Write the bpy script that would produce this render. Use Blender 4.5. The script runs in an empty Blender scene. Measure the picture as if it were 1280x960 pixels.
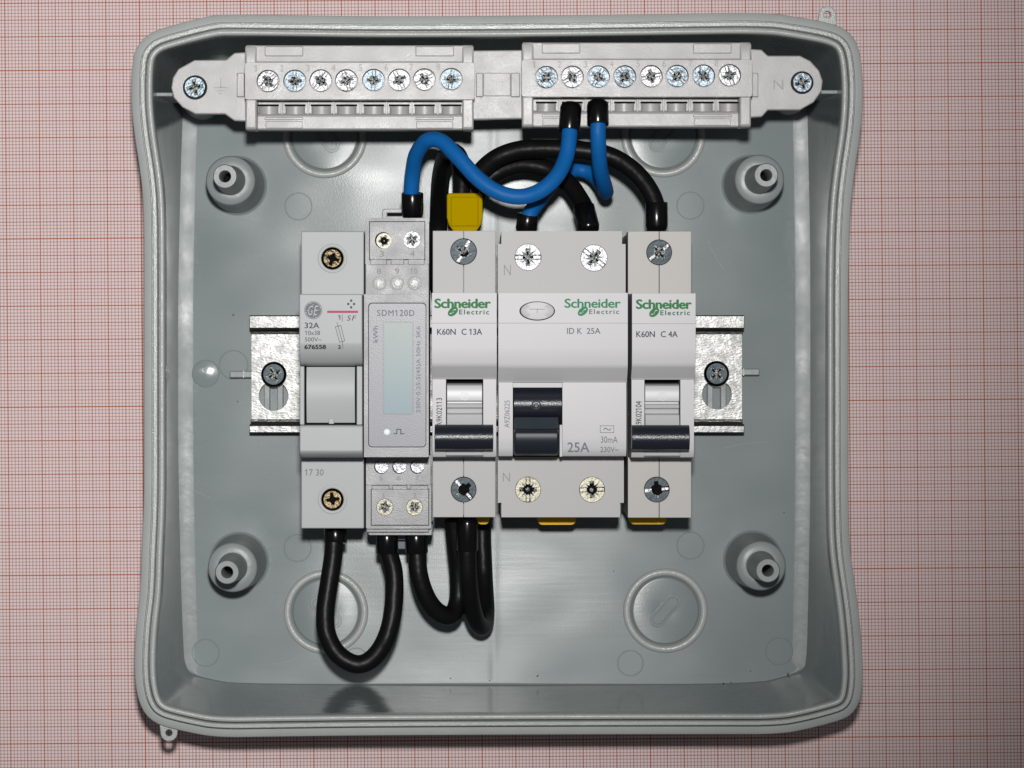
import bpy, math, random
from mathutils import Vector, Matrix
from mathutils.geometry import tessellate_polygon, delaunay_2d_cdt
random.seed(7)
R = math.radians
MM = 0.001
# ------------------------------------------------------------------ camera, world, flash, exposure
F, D, VX, VY = 4431.0, 1050.0, 585.0, 450.0     # focal length in photo pixels, lens height above paper (mm), foot point of lens
scene = bpy.context.scene
C = scene.collection
cam = bpy.data.cameras.new('camera'); camo = bpy.data.objects.new('camera', cam); C.objects.link(camo)
camo.location = (0, 0, D*MM)
cam.sensor_width = 36; cam.lens = F/1280*36
cam.shift_x = (640-VX)/1280; cam.shift_y = -(480-VY)/1280
cam.clip_start = 0.05; cam.clip_end = 20
scene.camera = camo
world = bpy.data.worlds.new('World'); scene.world = world; world.use_nodes = True
bg = world.node_tree.nodes['Background']; bg.inputs[0].default_value = (0.95, 0.97, 1.0, 1); bg.inputs[1].default_value = 0.11
fl = bpy.data.lights.new('camera_flash', 'SPOT'); flo = bpy.data.objects.new('camera_flash', fl); C.objects.link(flo)
fl.energy = 47; fl.color = (1.0, 0.985, 0.97); fl.shadow_soft_size = 0.016; fl.spot_size = R(37); fl.spot_blend = 1.0
flo.location = (0.004, 0.074, 1.055)
flo.rotation_euler = (Vector((-0.075, 0.060, 0)) - flo.location).to_track_quat('-Z', 'Y').to_euler()
vs = scene.view_settings; vs.view_transform = 'Standard'; vs.look = 'None'; vs.exposure = 0; vs.gamma = 1
scene.cycles.use_denoising = True
scene.cycles.max_bounces = 8
scene.cycles.sample_clamp_indirect = 8

# ------------------------------------------------------------------ helpers
def P(px, py, z):
    k = (D-z)/F
    return ((px-VX)*k, (VY-py)*k)
def PX(px, z): return (px-VX)*(D-z)/F
def PY(py, z): return (VY-py)*(D-z)/F

class MB:
    def __init__(s): s.v = []; s.f = []
    def add(s, vs, fs):
        o = len(s.v); s.v += [tuple(p) for p in vs]; s.f += [tuple(i+o for i in f) for f in fs]
    def box(s, x0, x1, y0, y1, z0, z1):
        x0, x1 = sorted((x0, x1)); y0, y1 = sorted((y0, y1)); z0, z1 = sorted((z0, z1))
        s.add([(x0,y0,z0),(x1,y0,z0),(x1,y1,z0),(x0,y1,z0),(x0,y0,z1),(x1,y0,z1),(x1,y1,z1),(x0,y1,z1)],
              [(0,3,2,1),(4,5,6,7),(0,1,5,4),(1,2,6,5),(2,3,7,6),(3,0,4,7)])
        return s
    def prism(s, outer, holes=(), z0=0, z1=1, bottom=False):
        """flat plate seen from above; outer CCW or CW, holes any; walls go down to z0"""
        loops = [list(outer)] + [list(h) for h in holes]
        def area(l): return sum(l[i][0]*l[(i+1) % len(l)][1]-l[(i+1) % len(l)][0]*l[i][1] for i in range(len(l)))
        if area(loops[0]) < 0: loops[0].reverse()
        for h in loops[1:]:
            if area(h) > 0: h.reverse()
        flat = [p for l in loops for p in l]; n = len(flat)
        vs = [(p[0], p[1], z1) for p in flat] + [(p[0], p[1], z0) for p in flat]
        ed = []; o = 0
        for l in loops: ed += [(o+i, o+(i+1) % len(l)) for i in range(len(l))]; o += len(l)
        r = delaunay_2d_cdt([Vector((p[0], p[1])) for p in flat], ed, [], 1, 1e-7, True)
        idx = [w[0] if w else None for w in r[3]]; tris = []
        def inside(l, x, y):
            c = False; j = len(l)-1
            for i in range(len(l)):
                if (l[i][1] > y) != (l[j][1] > y) and x < (l[j][0]-l[i][0])*(y-l[i][1])/(l[j][1]-l[i][1])+l[i][0]: c = not c
                j = i
            return c
        for f in r[2]:
            t = tuple(idx[i] for i in f)
            if None in t: continue
            gx_ = sum(flat[i][0] for i in t)/3; gy_ = sum(flat[i][1] for i in t)/3
            if inside(loops[0], gx_, gy_) and not any(inside(h, gx_, gy_) for h in loops[1:]): tris.append(t)
        fs = []
        for t in tris:
            a, b, c = (flat[i] for i in t)
            cr = (b[0]-a[0])*(c[1]-a[1])-(c[0]-a[0])*(b[1]-a[1])
            if abs(cr) < 1e-12: continue
            if cr < 0: t = (t[0], t[2], t[1])
            fs.append(tuple(t))
            if bottom: fs.append((t[0]+n, t[2]+n, t[1]+n))
        o = 0
        for l in loops:
            m = len(l)
            for i in range(m):
                j = (i+1) % m
                fs.append((o+i, o+i+n, o+j+n, o+j))
            o += m
        s.add(vs, fs); return s
    def profile_x(s, x0, x1, pts):
        """closed (y,z) outline extruded along x"""
        pts = list(pts)
        def area(l): return sum(l[i][0]*l[(i+1) % len(l)][1]-l[(i+1) % len(l)][0]*l[i][1] for i in range(len(l)))
        if area(pts) < 0: pts.reverse()
        n = len(pts)
        vs = [(x1, p[0], p[1]) for p in pts] + [(x0, p[0], p[1]) for p in pts]
        fs = [(i, i+n, (i+1) % n+n, (i+1) % n) for i in range(n)]
        for t in tessellate_polygon([[Vector((p[0], p[1], 0)) for p in pts]]):
            a, b, c = (pts[i] for i in t)
            cr = (b[0]-a[0])*(c[1]-a[1])-(c[0]-a[0])*(b[1]-a[1])
            if abs(cr) < 1e-12: continue
            if cr < 0: t = (t[0], t[2], t[1])
            fs.append(tuple(t)); fs.append((t[0]+n, t[2]+n, t[1]+n))
        s.add(vs, fs); return s
    def lathe(s, cx, cy, prof, n=40, cap0=True, cap1=True):
        vs = []; fs = []
        for r, z in prof:
            for k in range(n):
                a = 2*math.pi*k/n; vs.append((cx+r*math.cos(a), cy+r*math.sin(a), z))
        for i in range(len(prof)-1):
            for k in range(n):
                k2 = (k+1) % n; fs.append((i*n+k, i*n+k2, (i+1)*n+k2, (i+1)*n+k))
        if cap1: fs.append(tuple(range((len(prof)-1)*n, len(prof)*n)))
        if cap0: fs.append(tuple(reversed(range(n))))
        s.add(vs, fs); return s
    def tube(s, pts, r, n=16, sub=8, radii=None):
        P_ = [Vector(p) for p in pts]
        Q = []; RR = []
        for i in range(len(P_)-1):
            p0 = P_[max(i-1, 0)]; p1 = P_[i]; p2 = P_[i+1]; p3 = P_[min(i+2, len(P_)-1)]
            for k in range(sub):
                t = k/sub
                Q.append(0.5*((2*p1)+(p2-p0)*t+(2*p0-5*p1+4*p2-p3)*t*t+(3*p1-p0-3*p2+p3)*t**3))
                RR.append(r if not radii else radii[i]*(1-t)+radii[i+1]*t)
        Q.append(P_[-1]); RR.append(r if not radii else radii[-1])
        up = Vector((0.13, 0.21, 0.97)); vs = []; fs = []
        tn = (Q[1]-Q[0]).normalized(); nrm = (up-tn*up.dot(tn)).normalized()
        for i, q in enumerate(Q):
            tg = (Q[min(i+1, len(Q)-1)]-Q[max(i-1, 0)]).normalized()
            nrm = (nrm-tg*nrm.dot(tg)).normalized(); bn = tg.cross(nrm)
            for k in range(n):
                a = 2*math.pi*k/n
                vs.append(q+(nrm*math.cos(a)+bn*math.sin(a))*RR[i])
        for i in range(len(Q)-1):
            for k in range(n):
                k2 = (k+1) % n; fs.append((i*n+k, i*n+k2, (i+1)*n+k2, (i+1)*n+k))
        fs.append(tuple(reversed(range(n)))); fs.append(tuple(range((len(Q)-1)*n, len(Q)*n)))
        s.add(vs, fs); return s
    def build(s, name, mat, parent=None, bevel=0, seg=2, ang=32):
        base = Vector((0, 0, 0))
        q = parent
        while q is not None: base += q.location; q = q.parent
        me = bpy.data.meshes.new(name)
        me.from_pydata([(x*MM-base.x, y*MM-base.y, z*MM-base.z) for x, y, z in s.v], [], s.f)
        me.materials.append(mat); me.update()
        me.shade_smooth(); me.set_sharp_from_angle(angle=R(ang))
        o = bpy.data.objects.new(name, me); C.objects.link(o)
        if parent: o.parent = parent
        if bevel:
            m = o.modifiers.new('bevel', 'BEVEL'); m.width = bevel*MM; m.segments = seg; m.limit_method = 'ANGLE'; m.angle_limit = R(40)
            w = o.modifiers.new('normals', 'WEIGHTED_NORMAL'); w.weight = 100; w.keep_sharp = True
        return o

def thing(name, label, cat, x, y, z=0.0, group=None):
    o = bpy.data.objects.new(name, None); C.objects.link(o); o.empty_display_size = 0.01
    o.location = (x*MM, y*MM, z*MM); o['label'] = label; o['category'] = cat
    if group: o['group'] = group
    return o
def circ(cx, cy, r, n=32, a0=0.0):
    return [(cx+r*math.cos(a0+2*math.pi*k/n), cy+r*math.sin(a0+2*math.pi*k/n)) for k in range(n)]
def rect(x0, x1, y0, y1): return [(x0, y0), (x1, y0), (x1, y1), (x0, y1)]
def rrect(x0, x1, y0, y1, r, n=5):
    x0, x1 = sorted((x0, x1)); y0, y1 = sorted((y0, y1)); out = []
    for cx, cy, a in ((x1-r, y1-r, 0), (x0+r, y1-r, 90), (x0+r, y0+r, 180), (x1-r, y0+r, 270)):
        for k in range(n+1):
            t = R(a+90*k/n); out.append((cx+r*math.cos(t), cy+r*math.sin(t)))
    return out
def prect(x0, y0, x1, y1, z): return rect(PX(x0, z), PX(x1, z), PY(y1, z), PY(y0, z))

# ------------------------------------------------------------------ materials
def mat(name, col, rough=0.4, metal=0.0, bump=0.0, bscale=3000.0, bdist=0.00005, aniso_scale=None, vary=0.0, vscale=60.0, spec=0.5, wear=0.0, coat=0.0):
    m = bpy.data.materials.new(name); m.use_nodes = True
    nt = m.node_tree; N = nt.nodes; L = nt.links; b = N['Principled BSDF']
    b.inputs['Base Color'].default_value = (*col, 1); b.inputs['Roughness'].default_value = rough
    b.inputs['Metallic'].default_value = metal; b.inputs['Specular IOR Level'].default_value = spec
    if coat: b.inputs['Coat Weight'].default_value = coat; b.inputs['Coat Roughness'].default_value = 0.15
    g = N.new('ShaderNodeNewGeometry')
    pos = g.outputs['Position']
    if vary:
        n = N.new('ShaderNodeTexNoise'); n.inputs['Scale'].default_value = vscale; n.inputs['Detail'].default_value = 5
        L.new(pos, n.inputs['Vector'])
        r = N.new('ShaderNodeMapRange'); r.inputs['From Min'].default_value = 0.3; r.inputs['From Max'].default_value = 0.7
        r.inputs['To Min'].default_value = 1-vary; r.inputs['To Max'].default_value = 1+vary
        L.new(n.outputs['Fac'], r.inputs['Value'])
        mx = N.new('ShaderNodeVectorMath'); mx.operation = 'SCALE'; mx.inputs[0].default_value = col
        L.new(r.outputs[0], mx.inputs['Scale']); L.new(mx.outputs[0], b.inputs['Base Color'])
        r2 = N.new('ShaderNodeMapRange'); r2.inputs['From Min'].default_value = 0.3; r2.inputs['From Max'].default_value = 0.7
        r2.inputs['To Min'].default_value = rough*0.85; r2.inputs['To Max'].default_value = min(1, rough*1.2)
        n2 = N.new('ShaderNodeTexNoise'); n2.inputs['Scale'].default_value = vscale*2.7; n2.inputs['Detail'].default_value = 4
        L.new(pos, n2.inputs['Vector']); L.new(n2.outputs['Fac'], r2.inputs['Value']); L.new(r2.outputs[0], b.inputs['Roughness'])
    if bump:
        n = N.new('ShaderNodeTexNoise'); n.inputs['Scale'].default_value = bscale; n.inputs['Detail'].default_value = 2
        if aniso_scale:
            mp = N.new('ShaderNodeMapping'); mp.inputs['Scale'].default_value = aniso_scale
            L.new(pos, mp.inputs['Vector']); L.new(mp.outputs[0], n.inputs['Vector'])
        else: L.new(pos, n.inputs['Vector'])
        bp = N.new('ShaderNodeBump'); bp.inputs['Strength'].default_value = bump; bp.inputs['Distance'].default_value = bdist
        L.new(n.outputs['Fac'], bp.inputs['Height']); L.new(bp.outputs[0], b.inputs['Normal'])
    return m

M = {}
M['shell'] = mat('grey_box_plastic', (0.184, 0.208, 0.206), 0.36, bump=0.6, bscale=260, bdist=0.00016, vary=0.02, vscale=40, spec=0.24)
M['wall'] = mat('polished_wall_plastic', (0.180, 0.208, 0.207), 0.14, bump=0.5, bscale=120, bdist=0.00025, spec=0.5)
M['rim'] = mat('grey_rim_plastic', (0.305, 0.322, 0.314), 0.28, bump=0.8, bscale=2200, bdist=0.00008, vary=0.04, vscale=80, spec=0.3)
DEV = dict(spec=0.16)
M['device'] = mat('white_device_plastic', (0.425, 0.422, 0.432), 0.40, bump=0.15, bscale=4000, bdist=0.00003, **DEV)
M['device_end'] = mat('shoulder_plastic', (0.345, 0.340, 0.342), 0.42, bump=0.2, bscale=4000, bdist=0.00003, **DEV)
M['device_end_b'] = mat('warm_shoulder_plastic', (0.365, 0.355, 0.34), 0.42, bump=0.2, bscale=4000, bdist=0.00003, **DEV)
M['fuse'] = mat('fuse_plastic', (0.31, 0.32, 0.325), 0.38, bump=0.4, bscale=3500, bdist=0.00004, **DEV)
M['fuse_carrier'] = mat('fuse_carrier_plastic', (0.34, 0.355, 0.355), 0.40, bump=0.5, bscale=5000, bdist=0.00004, **DEV)
M['meter'] = mat('meter_plastic', (0.235, 0.235, 0.24), 0.34, bump=0.8, bscale=2800, bdist=0.00007, vary=0.02, spec=0.25)
M['terminal'] = mat('terminal_plastic', (0.305, 0.300, 0.298), 0.30, bump=1.0, bscale=3400, bdist=0.00005, vary=0.02, spec=0.3)
M['toggle_white'] = mat('toggle_plastic', (0.42, 0.42, 0.43), 0.34, spec=0.25)
M['black'] = mat('black_lever_plastic', (0.010, 0.012, 0.018), 0.28, bump=0.8, bscale=3000, bdist=0.00007, spec=0.35)
M['black_smooth'] = mat('black_toggle_plastic', (0.012, 0.015, 0.022), 0.4, bump=0.4, bscale=4000, bdist=0.00004, spec=0.25)
M['toggle_grey'] = mat('slate_toggle_plastic', (0.03, 0.042, 0.052), 0.4, spec=0.3)
M['wire_black'] = mat('black_cable', (0.004, 0.004, 0.0045), 0.40, bump=0.8, bscale=170, bdist=0.0005, spec=0.14)
M['wire_blue'] = mat('blue_cable', (0.003, 0.088, 0.29), 0.5, bump=0.7, bscale=160, bdist=0.0005, spec=0.15)
M['collar'] = mat('black_ferrule', (0.0025, 0.0025, 0.003), 0.2, spec=0.3)
M['yellow'] = mat('yellow_ferrule', (0.33, 0.225, 0.0), 0.5, bump=0.3, bscale=3000, spec=0.0)
M['orange'] = mat('amber_clip', (0.66, 0.36, 0.004), 0.5, spec=0.2)
M['steel'] = mat('zinc_steel', (0.12, 0.145, 0.165), 0.42, metal=1, bump=1.0, bscale=1000, bdist=0.00022)
M['bright'] = mat('bright_zinc', (0.20, 0.20, 0.21), 0.42, metal=1, bump=1.0, bscale=1100, bdist=0.00022)
M['dark_shaded_steel'] = mat('dark_shaded_steel', (0.022, 0.027, 0.030), 0.42, metal=1, bump=0.6, bscale=900, bdist=0.00010)  # dark tone carries the shade on the sunken breaker screw heads
M['brass'] = mat('passivated_brass', (0.125, 0.12, 0.095), 0.42, metal=1, bump=1.0, bscale=1500, bdist=0.00009)
M['brass_dark'] = mat('dull_brass', (0.06, 0.045, 0.025), 0.34, metal=1, bump=1.0, bscale=1000, bdist=0.00025)
M['recess'] = mat('shaded_recess_metal', (0.085, 0.09, 0.088), 0.36, metal=1, bump=1.0, bscale=1500, bdist=0.00035)  # darker than the heads: shade of the driver recess put into the colour
M['rail'] = mat('galvanised_rail', (0.15, 0.151, 0.148), 0.40, metal=1, bump=1.0, bscale=2000, bdist=0.00010, aniso_scale=(0.5, 1, 1), vary=0.10, vscale=160)
M['void'] = mat('black_gap', (0.004, 0.004, 0.004), 0.9, spec=0.1)  # black colour stands for the shade in gaps, wells and holes; dust shares it
INK = dict(spec=0.12)
M['ink_dark'] = mat('dark_ink', (0.035, 0.04, 0.055), 0.5, **INK)
M['ink_black'] = mat('black_ink', (0.012, 0.012, 0.016), 0.5, **INK)
M['ink_grey'] = mat('grey_ink', (0.12, 0.13, 0.15), 0.5, **INK)
M['ink_faint'] = mat('faint_ink', (0.21, 0.21, 0.215), 0.5, **INK)
M['ink_mould'] = mat('moulded_mark', (0.25, 0.246, 0.244), 0.4, **INK)
M['ink_green'] = mat('green_ink', (0.0, 0.125, 0.024), 0.45, **INK)
M['ink_green_dark'] = mat('dark_green_ink', (0.0, 0.085, 0.04), 0.45, **INK)
M['ink_green_pale'] = mat('pale_green_ink', (0.003, 0.16, 0.06), 0.45, **INK)
M['ink_red'] = mat('crimson_ink', (0.35, 0.03, 0.09), 0.45, **INK)
M['plate'] = mat('meter_face_film', (0.18, 0.185, 0.205), 0.30, bump=0.5, bscale=2600, bdist=0.00004, spec=0.15)
M['led'] = mat('clear_led', (0.7, 0.75, 0.8), 0.25, spec=0.6)
M['dot'] = mat('silvery_plug', (0.34, 0.35, 0.35), 0.34, bump=1.0, bscale=1500, bdist=0.00012, spec=0.5)
def lcd_mat():
    m = mat('lcd_glass', (0.42, 0.52, 0.50), 0.32, bump=0.5, bscale=3000, bdist=0.00003, spec=0.12)
    nt = m.node_tree; N = nt.nodes; L = nt.links; b = N['Principled BSDF']
    n = N.new('ShaderNodeTexNoise'); n.inputs['Scale'].default_value = 1800
    g = N.new('ShaderNodeNewGeometry'); L.new(g.outputs['Position'], n.inputs['Vector'])
    sx = N.new('ShaderNodeSeparateXYZ'); L.new(g.outputs['Position'], sx.inputs[0])
    mr = N.new('ShaderNodeMapRange'); mr.inputs['From Min'].default_value = -0.015; mr.inputs['From Max'].default_value = 0.012
    L.new(sx.outputs['Y'], mr.inputs['Value'])
    cr = N.new('ShaderNodeMix'); cr.data_type = 'RGBA'; cr.inputs['A'].default_value = (0.165, 0.235, 0.26, 1); cr.inputs['B'].default_value = (0.25, 0.285, 0.27, 1)
    L.new(mr.outputs[0], cr.inputs['Factor']); L.new(cr.outputs['Result'], b.inputs['Base Color'])
    return m
M['lcd'] = lcd_mat()

def floor_mat():
    """injection-moulded panel: fine horizontal drag marks, a few broad sink marks, dust specks"""
    m = bpy.data.materials.new('moulded_floor_plastic'); m.use_nodes = True
    nt = m.node_tree; N = nt.nodes; L = nt.links; b = N['Principled BSDF']
    b.inputs['Roughness'].default_value = 0.30; b.inputs['Specular IOR Level'].default_value = 0.22
    b.inputs['Anisotropic'].default_value = 0.85
    tv = N.new('ShaderNodeCombineXYZ'); tv.inputs[1].default_value = 1.0; L.new(tv.outputs[0], b.inputs['Tangent'])
    g = N.new('ShaderNodeNewGeometry'); pos = g.outputs['Position']
    def noise(scale, sc=None, detail=3):
        n = N.new('ShaderNodeTexNoise'); n.inputs['Scale'].default_value = scale; n.inputs['Detail'].default_value = detail
        if sc:
            mp = N.new('ShaderNodeMapping'); mp.inputs['Scale'].default_value = sc; L.new(pos, mp.inputs['Vector']); L.new(mp.outputs[0], n.inputs['Vector'])
        else: L.new(pos, n.inputs['Vector'])
        return n.outputs['Fac']
    def bump(h, dist, strength=1.0, prev=None):
        bp = N.new('ShaderNodeBump'); bp.inputs['Distance'].default_value = dist; bp.inputs['Strength'].default_value = strength
        L.new(h, bp.inputs['Height'])
        if prev: L.new(prev, bp.inputs['Normal'])
        return bp.outputs[0]
    n1 = bump(noise(900, (0.06, 1, 1), 4), 0.00005, 0.45)
    n2 = bump(noise(26, (1, 1.6, 1), 1), 0.0009, 0.6, n1)
    n3 = bump(noise(2600), 0.00003, 0.35, n2)
    L.new(n3, b.inputs['Normal'])
    rr = N.new('ShaderNodeMapRange'); rr.inputs['From Min'].default_value = 0.3; rr.inputs['From Max'].default_value = 0.7; rr.inputs['To Min'].default_value = 0.23; rr.inputs['To Max'].default_value = 0.36
    L.new(noise(28, (0.5, 1.5, 1), 6), rr.inputs['Value']); L.new(rr.outputs[0], b.inputs['Roughness'])
    col = (0.162, 0.191, 0.190)
    mr = N.new('ShaderNodeMapRange'); mr.inputs['From Min'].default_value = 0.3; mr.inputs['From Max'].default_value = 0.7; mr.inputs['To Min'].default_value = 0.96; mr.inputs['To Max'].default_value = 1.04
    L.new(noise(30), mr.inputs['Value'])
    sc = N.new('ShaderNodeVectorMath'); sc.operation = 'SCALE'; sc.inputs[0].default_value = col; L.new(mr.outputs[0], sc.inputs['Scale'])
    vo = N.new('ShaderNodeTexVoronoi'); vo.inputs['Scale'].default_value = 55; L.new(pos, vo.inputs['Vector'])
    lt = N.new('ShaderNodeMath'); lt.operation = 'LESS_THAN'; lt.inputs[1].default_value = 0.018; L.new(vo.outputs['Distance'], lt.inputs[0])
    mx = N.new('ShaderNodeMix'); mx.data_type = 'RGBA'; L.new(lt.outputs[0], mx.inputs['Factor']); L.new(sc.outputs[0], mx.inputs['A']); mx.inputs['B'].default_value = (0.06, 0.06, 0.06, 1)
    L.new(mx.outputs['Result'], b.inputs['Base Color'])
    return m
M['floor'] = floor_mat()

def paper_mat(ax, ay, ang, cell):
    """millimetre paper: printed fine, 5 mm, 10 mm and 50 mm rules"""
    m = bpy.data.materials.new('millimetre_paper'); m.use_nodes = True
    nt = m.node_tree; N = nt.nodes; L = nt.links; b = N['Principled BSDF']; b.inputs['Roughness'].default_value = 0.75
    b.inputs['Specular IOR Level'].default_value = 0.25
    g = N.new('ShaderNodeNewGeometry')
    mp = N.new('ShaderNodeMapping'); mp.vector_type = 'TEXTURE'
    mp.inputs['Location'].default_value = (ax*MM, ay*MM, 0); mp.inputs['Rotation'].default_value = (0, 0, ang); mp.inputs['Scale'].default_value = (cell*MM, cell*MM, cell*MM)
    L.new(g.outputs['Position'], mp.inputs['Vector'])
    sx = N.new('ShaderNodeSeparateXYZ'); L.new(mp.outputs[0], sx.inputs[0])
    nz = N.new('ShaderNodeTexNoise'); nz.inputs['Scale'].default_value = 700; L.new(g.outputs['Position'], nz.inputs['Vector'])
    def line(src, per, w):
        a = N.new('ShaderNodeMath'); a.operation = 'PINGPONG'; a.inputs[1].default_value = per/2; L.new(src, a.inputs[0])
        r = N.new('ShaderNodeMapRange'); r.inputs['From Min'].default_value = w*0.72; r.inputs['From Max'].default_value = w*1.28
        r.inputs['To Min'].default_value = 1; r.inputs['To Max'].default_value = 0; L.new(a.outputs[0], r.inputs['Value'])
        return r.outputs[0]
    prev = None
    base = N.new('ShaderNodeMix'); base.data_type = 'RGBA'
    nb = N.new('ShaderNodeTexNoise'); nb.inputs['Scale'].default_value = 14; L.new(g.outputs['Position'], nb.inputs['Vector'])
    L.new(nb.outputs['Fac'], base.inputs['Factor'])
    base.inputs['A'].default_value = (0.585, 0.478, 0.488, 1); base.inputs['B'].default_value = (0.605, 0.498, 0.503, 1)
    prev = base.outputs['Result']
    for per, w, col, op in ((0.1, 0.0130, (0.28, 0.140, 0.105), 0.76), (0.5, 0.0140, (0.26, 0.10, 0.06), 0.62), (1.0, 0.0155, (0.31, 0.085, 0.035), 0.74), (5.0, 0.017, (0.33, 0.085, 0.03), 0.75)):
        for ax_ in ('X', 'Y'):
            f = line(sx.outputs[ax_], per, w)
            mu = N.new('ShaderNodeMath'); mu.operation = 'MULTIPLY'; L.new(f, mu.inputs[0])
            r = N.new('ShaderNodeMapRange'); r.inputs['From Min'].default_value = 0.2; r.inputs['From Max'].default_value = 0.8; r.inputs['To Min'].default_value = op*0.8; r.inputs['To Max'].default_value = op
            L.new(nz.outputs['Fac'], r.inputs['Value']); L.new(r.outputs[0], mu.inputs[1])
            x = N.new('ShaderNodeMix'); x.data_type = 'RGBA'; L.new(mu.outputs[0], x.inputs['Factor']); L.new(prev, x.inputs['A']); x.inputs['B'].default_value = (*col, 1)
            prev = x.outputs['Result']
    L.new(prev, b.inputs['Base Color'])
    bp = N.new('ShaderNodeBump'); bp.inputs['Distance'].default_value = 0.0003; bp.inputs['Strength'].default_value = 0.3
    L.new(nb.outputs['Fac'], bp.inputs['Height']); L.new(bp.outputs[0], b.inputs['Normal'])
    return m

# ------------------------------------------------------------------ lettering
def lettering(s, x0, y0, x1, y1, z, m, parent, rot=0, offset=0.0, shear=0.0, name='lettering', spacing=1.0, lift=0.04):
    """flat print fitted into the photo rectangle x0..x1, y0..y1 (top-left to bottom-right) on the surface at height z"""
    cu = bpy.data.curves.new('t', 'FONT'); cu.body = s; cu.size = 1; cu.offset = min(offset, 0); cu.shear = shear; cu.resolution_u = 3; cu.space_character = spacing
    to = bpy.data.objects.new('t', cu); C.objects.link(to)
    bpy.context.view_layer.update()
    bold = max(0, offset)*3.2 if offset > 0 else 0
    me = bpy.data.meshes.new_from_object(to.evaluated_get(bpy.context.evaluated_depsgraph_get()))
    C.objects.unlink(to); bpy.data.objects.remove(to); bpy.data.curves.remove(cu)
    V = [v.co.copy() for v in me.vertices]; Fs = [tuple(p.vertices) for p in me.polygons]
    if '1' in s:      # the built-in face draws 1 as a bare stem: give it its flag
        par = list(range(len(V)))
        def fd(a):
            while par[a] != a: a = par[a]
            return a
        for f in Fs:
            for q in f[1:]: par[fd(q)] = fd(f[0])
        isl = {}
        for i in range(len(V)): isl.setdefault(fd(i), []).append(i)
        for l in isl.values():
            if len(l) == 4:
                xa_, xb_ = min(V[i].x for i in l), max(V[i].x for i in l); ya_, yb2 = min(V[i].y for i in l), max(V[i].y for i in l)
                if yb2-ya_ > 0.5 and xb_-xa_ < 0.25:
                    n_ = len(V); h_ = yb2-ya_
                    V += [Vector((xa_+0.001, yb2, 0)), Vector((xa_-0.16, yb2-0.20*h_, 0)), Vector((xa_-0.16, yb2-0.31*h_, 0)), Vector((xa_+0.001, yb2-0.17*h_, 0))]
                    Fs.append((n_, n_+1, n_+2, n_+3))
    bpy.data.meshes.remove(me)
    if rot == 90: V = [Vector((-v.y, v.x, 0)) for v in V]
    ax, bx = min(v.x for v in V), max(v.x for v in V); ay, by = min(v.y for v in V), max(v.y for v in V)
    X0, X1, Y0, Y1 = PX(x0, z), PX(x1, z), PY(y1, z), PY(y0, z)
    b = MB()
    reps = [(0, 0, 0)] if bold <= 0 else [(0, 0, 0), (bold, 0, 0.006), (-bold, 0, 0.012), (0, bold*0.6, 0.018), (0, -bold*0.6, 0.024)]
    for dx, dy, dz in reps:
        b.add([(X0+(v.x-ax)/(bx-ax)*(X1-X0)+dx, Y0+(v.y-ay)/(by-ay)*(Y1-Y0)+dy, z+lift+dz) for v in V], Fs)
    return b.build(name, m, parent)
def stroke(b, pts, w, z, closed=False):
    """flat printed line, pts in mm"""
    n = len(pts)
    for i in range(n if closed else n-1):
        a = Vector(pts[i]); c = Vector(pts[(i+1) % n]); d = (c-a).normalized(); nn = Vector((-d.y, d.x))*w/2; d *= w/2*0.9
        q = [a-d-nn, c+d-nn, c+d+nn, a-d+nn]
        b.add([(p.x, p.y, z) for p in q], [(0, 1, 2, 3)])
def pp(l, z): return [P(x, y, z) for x, y in l]

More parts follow.
